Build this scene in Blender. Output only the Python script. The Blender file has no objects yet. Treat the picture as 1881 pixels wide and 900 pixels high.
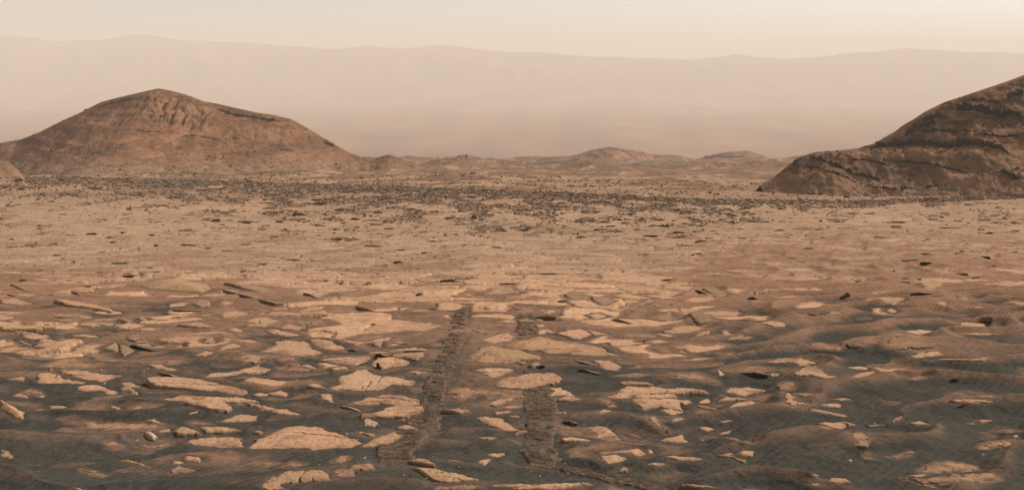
import bpy, bmesh, math, random
import numpy as np
from mathutils import Vector

random.seed(7)
RNG = np.random.default_rng(11)
scene = bpy.context.scene
COL = scene.collection

# ------------------------------------------------------------------ camera
F_PX, PW, PH = 1629.0, 1881.0, 900.0          # focal length in photo pixels
PITCH = math.radians(11.1)
cam_d = bpy.data.cameras.new('camera')
cam_d.sensor_fit = 'HORIZONTAL'
cam_d.sensor_width = 36.0
cam_d.lens = 36.0 * F_PX / PW
cam_d.clip_start, cam_d.clip_end = 0.5, 60000.0
cam = bpy.data.objects.new('camera', cam_d)
COL.objects.link(cam)
cam.location = (0, 0, 0)                       # eye level is z = 0
cam.rotation_euler = (math.pi / 2 - PITCH, 0, 0)
scene.camera = cam

# ------------------------------------------------------------------ light
SUN_EL, SUN_AZ = math.radians(38), math.radians(58)   # azimuth measured from +Y (view) towards +X
world = bpy.data.worlds.new('World')
scene.world = world
world.use_nodes = True
wn, wl = world.node_tree.nodes, world.node_tree.links
wn.clear()
sky = wn.new('ShaderNodeTexSky')
sky.sky_type = 'NISHITA'
sky.sun_disc = False
sky.sun_elevation = SUN_EL
sky.sun_rotation = SUN_AZ
sky.air_density, sky.dust_density, sky.ozone_density = 1.0, 1.0, 1.0
hs = wn.new('ShaderNodeHueSaturation')
hs.inputs['Saturation'].default_value = 0.05
tint = wn.new('ShaderNodeMix'); tint.data_type = 'RGBA'; tint.blend_type = 'MULTIPLY'
tint.inputs['Factor'].default_value = 1.0
tint.inputs['B'].default_value = (0.90, 0.975, 1.0, 1)
bg = wn.new('ShaderNodeBackground'); bg.inputs['Strength'].default_value = 0.128
wo = wn.new('ShaderNodeOutputWorld')
wl.new(sky.outputs[0], hs.inputs['Color']); wl.new(hs.outputs[0], tint.inputs['A'])
wl.new(tint.outputs['Result'], bg.inputs['Color']); wl.new(bg.outputs[0], wo.inputs['Surface'])

sun_d = bpy.data.lights.new('sun', 'SUN')
sun_d.energy = 4.8
sun_d.angle = math.radians(0.6)
sun_d.color = (1.0, 0.94, 0.86)
sun = bpy.data.objects.new('sun', sun_d)
COL.objects.link(sun)
sun.rotation_euler = (math.pi / 2 - SUN_EL, 0, math.pi - SUN_AZ)
sun.location = (60, 60, 80)

scene.view_settings.view_transform = 'Standard'
scene.view_settings.look = 'None'
scene.view_settings.exposure = 0.06
scene.view_settings.gamma = 1.0
scene.view_settings.use_curve_mapping = False
scene.cycles.use_denoising = True
scene.cycles.max_bounces = 4
scene.cycles.volume_bounces = 2

HAZE_DENSITY = 0.00014
HAZE_COLOR = (0.99, 0.88, 0.762)

# ------------------------------------------------------------------ noise
_P = np.random.default_rng(5).permutation(256)
_P = np.concatenate([_P, _P, _P])
_A = np.arange(256) * (2 * math.pi / 256)
_GX, _GY = np.cos(_A).astype(np.float32), np.sin(_A).astype(np.float32)
_P = _P.astype(np.int32)

def perlin(x, y, s=0):
    x = np.asarray(x, dtype=np.float64) + s * 17.31; y = np.asarray(y, dtype=np.float64) - s * 9.77
    xf, yf = np.floor(x), np.floor(y)
    xi, yi = xf.astype(np.int32) & 255, yf.astype(np.int32) & 255
    x = (x - xf).astype(np.float32); y = (y - yf).astype(np.float32)
    pa, pb = _P[xi], _P[xi + 1]
    def g(p, iy, dx, dy):
        h = _P[p + iy]                                   # the table is three periods long
        return _GX[h] * dx + _GY[h] * dy
    u = x * x * x * (x * (x * 6 - 15) + 10); v = y * y * y * (y * (y * 6 - 15) + 10)
    a = g(pa, yi, x, y); b = g(pb, yi, x - 1, y)
    c = g(pa, yi + 1, x, y - 1); d = g(pb, yi + 1, x - 1, y - 1)
    a = a + u * (b - a); c = c + u * (d - c)
    return (a + v * (c - a)).astype(np.float64) * 1.5

def fbm(x, y, s=0, octv=4, gain=0.5, lac=2.03):
    r = 0; a = 1.0; f = 1.0
    for i in range(octv):
        r = r + a * perlin(x * f, y * f, s + i * 3); a *= gain; f *= lac
    return r

def cells(x, y, s=0, jit=0.85):
    """Voronoi: F1, F2, hash values of the nearest cell and the offset from its centre."""
    x = np.asarray(x, float); y = np.asarray(y, float)
    xf, yf = np.floor(x), np.floor(y)
    f1 = np.full(x.shape, 9.0); f2 = f1.copy()
    i1 = np.zeros(x.shape, np.int64); ox = np.zeros(x.shape); oy = np.zeros(x.shape)
    for j in (-1, 0, 1):
        for i in (-1, 0, 1):
            cx, cy = xf + i, yf + j
            h = _P[(_P[(cx.astype(np.int64) + s * 13) & 255] + cy.astype(np.int64)) & 255]
            h2 = _P[(h + 91) & 255]
            dx = x - (cx + 0.5 + jit * (h / 255 - 0.5)); dy = y - (cy + 0.5 + jit * (h2 / 255 - 0.5))
            d = np.sqrt(dx * dx + dy * dy)
            n = d < f1
            f2 = np.where(n, f1, np.minimum(f2, d))
            f1 = np.where(n, d, f1); i1 = np.where(n, h, i1); ox = np.where(n, dx, ox); oy = np.where(n, dy, oy)
    r = lambda k: _P[(i1 + k) & 255] / 255.0
    return f1, f2, r, ox, oy

def sstep(a, b, x):
    t = np.clip((np.asarray(x, float) - a) / (b - a), 0, 1)
    return t * t * (3 - 2 * t)

def lerp(a, b, t):
    return a + (b - a) * t

# ------------------------------------------------------------------ projection helpers
CP, SP = math.cos(PITCH), math.sin(PITCH)
def ray(px, py):
    u = (px - PW / 2) / F_PX; v = -(py - PH / 2) / F_PX
    return u, CP + v * SP, -SP + v * CP             # x, y, z of the direction (unit depth)
def at_y(px, py, Y):
    a, b, c = ray(px, py)
    return a * Y / b, Y, c * Y / b

# ------------------------------------------------------------------ the lie of the land
_KY = np.array([0, 12, 30, 60, 100, 160, 220, 300, 420, 620, 900, 1300, 1700, 2600, 4300, 6000])
_KZ = np.array([-5.0, -6.56, -8.9, -12.8, -18.0, -25.4, -31.9, -38.9, -48.2, -67.5, -94.8, -131.0, -172.0, -290., -470.0, -480.])
def _smooth_profile():
    y = np.linspace(0, 6000, 6001)
    z = np.interp(y, _KY, _KZ)
    k = 31
    zp = np.concatenate([z[0] + (np.arange(-k, 0)) * (z[1] - z[0]), z, np.full(k, z[-1])])
    zs = np.convolve(zp, np.ones(2 * k + 1) / (2 * k + 1), 'same')[k:-k]
    return y, zs
_PY, _PZ = _smooth_profile()
def base(x, y):
    """the slope without drifts or rocks"""
    z = np.interp(y, _PY, _PZ)
    far = sstep(40, 200, y)
    z = z + 0.30 * perlin(x / 23, y / 27, 1) * sstep(14, 60, y) + 1.1 * far * perlin(x / 90, y / 120, 2)
    if np.max(y) > 250:
        z = z + 5.0 * sstep(350, 900, y) * perlin(x / 210, y / 260, 3) + 1.6 * sstep(260, 420, y) * fbm(x / 45, y / 80, 6, 3)
        r = 1 - np.abs(perlin(x / 95, y / 150, 8)) * 1.7
        z = z + sstep(450, 650, y) * (1 - sstep(1300, 1500, y)) * (5.5 * r * np.abs(r) + 1.5 * fbm(x / 20, y / 40, 9, 2))
    return z

def drift(x, y):
    """wind-blown sand: oblique crests, broad and soft"""
    wx = x + 0.9 * perlin(x / 3.1, y / 3.7, 4); wy = y + 0.9 * perlin(x / 3.3, y / 4.1, 5)
    def crests(a, lp, lq, sd):
        p = wx * math.cos(a) + wy * math.sin(a); q = -wx * math.sin(a) + wy * math.cos(a)
        r = 1 - np.abs(perlin(p / lp, q / lq, sd)) * 1.5
        r2 = 1 - np.abs(perlin(p / lp * 2.1 + 5, q / lq * 2.0, sd + 1)) * 1.5
        return r * np.abs(r), r2
    side = sstep(1000, 1450, x / np.maximum(y, 1) * F_PX + PW / 2)
    ra, rb = crests(0.10, 7.5, 1.9, 6); rc, rd = crests(0.62, 5.0, 2.6, 46)
    d = lerp(0.17 * ra + 0.05 * rb, 0.34 * rc + 0.07 * rd, side) + 0.10 * perlin(x / 5.2, y / 5.6, 8) + 0.012 * perlin(x / 1.1, y / 0.9, 9)
    return d

def sand_level(x, y):
    """how deep the sand lies over the bedrock: deep near the camera and to the right, bare on the plain"""
    u = x / np.maximum(y, 1) * F_PX + PW / 2
    s = np.interp(y, [0, 14, 20, 27, 36, 46, 60, 80, 110, 150], [0.17, 0.16, 0.13, 0.07, 0.02, -0.02, -0.06, -0.10, -0.14, -0.2])
    s = s + 0.05 * sstep(1250, 1600, u) * (1 - sstep(30, 50, y))
    s = s - 0.055 * sstep(20, 25, y) * (1 - sstep(46, 60, y)) * sstep(350, 600, u) * (1 - sstep(1250, 1500, u))
    s = s + 0.08 * perlin(x / 9, y / 11, 10) + 0.05 * sstep(50, 90, y) * perlin(x / 14, y / 30, 11)
    return s

def rock_field(x, y):
    k = np.where(y < 60, 1.0, 1.0)
    wx = x + 0.25 * fbm(x / 0.9, y / 0.9, 12, 3); wy = y + 0.25 * fbm(x / 0.9, y / 0.9, 15, 3)
    f1, f2, r, ox, oy = cells(wx / 2.3, wy / 1.9, 1)
    off = (r(1) - 0.5) * 0.30
    z = off + ox * (r(2) - 0.5) * 0.30 + oy * (r(3) - 0.35) * 0.34
    z = z + 0.025 * perlin(x / 0.5, y / 0.5, 18)
    gap = f2 - f1
    z = z - 0.16 * (1 - sstep(0.0, 0.09, gap))
    return z, r(4), gap

SAND = np.array([0.060, 0.052, 0.0425])
SAND2 = np.array([0.110, 0.078, 0.056])
VENEER = np.array([0.240, 0.130, 0.080])
ROCK = np.array([0.435, 0.248, 0.146])
PLAIN = np.array([0.326, 0.200, 0.126])
RED = np.array([0.185, 0.103, 0.064])

DRIFT = 0.8
def ground(x, y, colour=True, ap=None):
    b = base(x, y)
    near = 1 - sstep(70, 160, y)
    amp = np.interp(y, [0, 30, 60, 120, 200], [1.0, 1.15, 1.2, 0.8, 0.4]) * DRIFT
    s = drift(x, y) * amp + sand_level(x, y)
    rk, rid, gap = rock_field(x, y)
    rk = rk * np.interp(y, [0, 20, 40, 70, 150], [0.7, 0.7, 0.6, 0.42, 0.3]) + 0.10 * amp
    t = s - rk
    h = np.where(t > 0, s, rk)
    k = 0.02
    h = np.maximum(s, rk) + np.maximum(k - np.abs(t), 0) ** 2 / (4 * k)
    if ap is not None:
        W, H, V = ap
        h = lerp(h, H, W); t = lerp(t, 0.13 - 0.12 * V, W)
    z = b + h * np.interp(y, [0, 200, 400], [1, 1, 0.3])
    if not colour:
        return z
    n = fbm(x / 0.45, y / 0.5, 21, 4)
    n2 = fbm(x / 4.0, y / 6.0, 25, 3)
    n3 = fbm(x / 30.0, y / 45.0, 31, 3)
    tt = t + 0.022 * n + 0.02 * n2
    ven = (1 - sstep(0.015, 0.12, tt))[:, None]
    deep = sstep(0.10, 0.26, tt + 0.05 * n2)[:, None]
    bare = (1 - sstep(-0.012, 0.012, tt))[:, None]
    plain = sstep(34, 60, y)[:, None]
    rockc = lerp(ROCK, PLAIN, plain) * (0.88 + 0.24 * rid)[:, None] * (1 + 0.10 * n + (0.16 * fbm(x / 2.6, y / 3.2, 45, 4) + 0.12 * n3) * plain[:, 0])[:, None]
    vc = lerp(VENEER, lerp(PLAIN, VENEER, 0.45), plain) * (1 + 0.12 * n)[:, None]
    side = sstep(1000, 1450, x / np.maximum(y, 1) * F_PX + PW / 2) * (1 - sstep(34, 52, y))
    cr = sstep(-0.02, 0.16, drift(x, y) - 0.14 - 0.10 * side + 0.03 * n + 0.07 * n2 + np.interp(y, [12, 17, 24, 32, 45], [-0.02, 0.01, 0.06, 0.12, 0.20]))[:, None]
    sc = lerp(SAND, lerp(SAND2, VENEER, np.interp(y, [14, 22, 30, 42], [.25, .45, .85, 1.2])[:, None]), cr * 0.92)
    sc = lerp(sc, VENEER * 1.1, plain * .8)
    c = lerp(sc, vc, ven * 0.8)
    c = lerp(c, rockc, bare)
    # beyond the plain the ground turns to reddish rubble, paler in patches
    far = sstep(170, 300, y + 30 * n3)[:, None]
    fc = lerp(RED, PLAIN * 1.0, (.75 * sstep(0.0, 0.6, n3 + .5 * fbm(x / 8, y / 30, 47, 3)))[:, None]) * (1 + 0.4 * fbm(x / 3.0, y / 12.0, 35, 4))[:, None]
    c = lerp(c, fc, far)
    pale = (sstep(235, 290, y) * (1 - sstep(370, 440, y)) * sstep(.0, .5, fbm(x / 26, y / 22, 53, 4) + .25 * fbm(x / 2.5, y / 9, 57, 3) - .0006 * x))[:, None]
    c = lerp(c, PLAIN * 1.12, pale * .85)
    grey = (sstep(0.15, 0.5, fbm(x / 120.0, y / 160.0, 41, 3)) * sstep(380, 700, y))[:, None]
    c = lerp(c, np.array([0.125, 0.095, 0.072]), grey * 0.85)
    return z, np.clip(c, 0.015, 0.9)

# ------------------------------------------------------------------ mesh helpers
def mesh_from(name, verts, quads, tris=None, smooth=True):
    me = bpy.data.meshes.new(name)
    verts = np.asarray(verts, np.float32)
    nq = 0 if quads is None else len(quads); nt = 0 if tris is None else len(tris)
    me.vertices.add(len(verts)); me.vertices.foreach_set('co', verts.ravel())
    loops = []
    if nq: loops.append(np.asarray(quads, np.int32).ravel())
    if nt: loops.append(np.asarray(tris, np.int32).ravel())
    loops = np.concatenate(loops)
    me.loops.add(len(loops)); me.loops.foreach_set('vertex_index', loops)
    start = np.concatenate([np.arange(nq) * 4, nq * 4 + np.arange(nt) * 3]).astype(np.int32)
    me.polygons.add(nq + nt); me.polygons.foreach_set('loop_start', start)
    me.polygons.foreach_set('use_smooth', np.full(nq + nt, smooth))
    me.update(calc_edges=True); me.validate()
    return me

def set_col(me, c):
    at = me.color_attributes.new('albedo', 'FLOAT_COLOR', 'POINT')
    c = np.asarray(c, np.float32)
    at.data.foreach_set('color', np.concatenate([c, np.ones((len(c), 1), np.float32)], 1).ravel())

def grid_quads(nr, nc, keep=None):
    i = np.arange((nr - 1) * nc).reshape(nr - 1, nc)[:, :-1].ravel()
    return np.stack([i, i + 1, i + nc + 1, i + nc], 1)

def link(name, me, mat, parent=None):
    o = bpy.data.objects.new(name, me)
    COL.objects.link(o)
    if mat and not me.materials: me.materials.append(mat)
    if parent: o.parent = parent
    return o

def tag(o, label=None, cat=None, group=None, kind=None):
    if label: o['label'] = label
    if cat: o['category'] = cat
    if group: o['group'] = group
    if kind: o['kind'] = kind
    return o

# ------------------------------------------------------------------ materials
def earth_mat(name, grain=((60, 0.25), (9, 0.2)), bumps=((40, 0.01), (6, 0.05)), rough=0.95, colour=None, streak=1.0, ripple=None):
    """albedo attribute (or one colour) x fine grain, with fine relief in metres"""
    m = bpy.data.materials.new(name); m.use_nodes = True
    N, L = m.node_tree.nodes, m.node_tree.links
    p = N['Principled BSDF']
    p.inputs['Roughness'].default_value = rough
    p.inputs['Specular IOR Level'].default_value = 0.0
    g = N.new('ShaderNodeNewGeometry')
    mp = N.new('ShaderNodeMapping'); mp.inputs['Scale'].default_value = (1, streak, 1)
    L.new(g.outputs['Position'], mp.inputs['Vector'])
    if colour is None:
        a = N.new('ShaderNodeAttribute'); a.attribute_name = 'albedo'; col = a.outputs['Color']
    else:
        a = N.new('ShaderNodeRGB'); a.outputs[0].default_value = (*colour, 1); col = a.outputs[0]
    for sc_, am in grain:
        t = N.new('ShaderNodeTexNoise'); t.inputs['Scale'].default_value = sc_; t.inputs['Detail'].default_value = 3
        t.inputs['Roughness'].default_value = 0.65
        L.new(mp.outputs[0], t.inputs['Vector'])
        r = N.new('ShaderNodeMapRange'); r.inputs['From Min'].default_value = 0.25; r.inputs['From Max'].default_value = 0.75
        r.inputs['To Min'].default_value = 1 - am; r.inputs['To Max'].default_value = 1 + am
        L.new(t.outputs['Fac'], r.inputs['Value'])
        x = N.new('ShaderNodeMix'); x.data_type = 'RGBA'; x.blend_type = 'MULTIPLY'; x.inputs['Factor'].default_value = 1
        L.new(col, x.inputs['A']); L.new(r.outputs[0], x.inputs['B']); col = x.outputs['Result']
    L.new(col, p.inputs['Base Color'])
    nrm = None
    for sc_, d in bumps:
        t = N.new('ShaderNodeTexNoise'); t.inputs['Scale'].default_value = sc_; t.inputs['Detail'].default_value = 4
        t.inputs['Roughness'].default_value = 0.6
        L.new(mp.outputs[0], t.inputs['Vector'])
        b = N.new('ShaderNodeBump'); b.inputs['Strength'].default_value = 1.0; b.inputs['Distance'].default_value = d
        L.new(t.outputs['Fac'], b.inputs['Height'])
        if nrm: L.new(nrm, b.inputs['Normal'])
        nrm = b.outputs[0]
    if ripple:
        mr = N.new('ShaderNodeMapping'); mr.inputs['Rotation'].default_value = (0, 0, 0.75)
        L.new(g.outputs['Position'], mr.inputs['Vector'])
        t = N.new('ShaderNodeTexWave'); t.inputs['Scale'].default_value = ripple[0]; t.inputs['Distortion'].default_value = 5.0
        t.inputs['Detail'].default_value = 2.0; t.inputs['Detail Scale'].default_value = 0.35
        L.new(mr.outputs[0], t.inputs['Vector'])
        b = N.new('ShaderNodeBump'); b.inputs['Strength'].default_value = 1.0; b.inputs['Distance'].default_value = ripple[1]
        L.new(t.outputs['Fac'], b.inputs['Height']); L.new(nrm, b.inputs['Normal']); nrm = b.outputs[0]
    if nrm: L.new(nrm, p.inputs['Normal'])
    return m

M_GROUND = earth_mat('sand_and_bedrock', grain=((55, 0.18), (7, 0.16), (1.6, 0.16), (0.35, 0.10)), bumps=((30, 0.014), (3.0, 0.07), (0.7, 0.14)), ripple=(1.7, 0.014))
M_ROCK = earth_mat('pale_bedrock', grain=((75, 0.26), (10, 0.14), (2.0, .08)), bumps=((45, 0.010), (8, 0.022)))
M_DARK = earth_mat('dark_and_shaded_rock', grain=((40, 0.3), (6, 0.2)), bumps=((20, 0.02), (5, 0.05)))  # rough dark rock; some stones carry painted shade in their albedo
M_HILL = earth_mat('hill_regolith', grain=((1.5, 0.25), (0.25, 0.15)), bumps=((1.6, 0.35), (0.35, 0.8)))
M_FAR = earth_mat('far_dust', grain=((0.02, 0.15), (0.004, 0.2)), bumps=((0.01, 12.0), (0.003, 30.0)))

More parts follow.
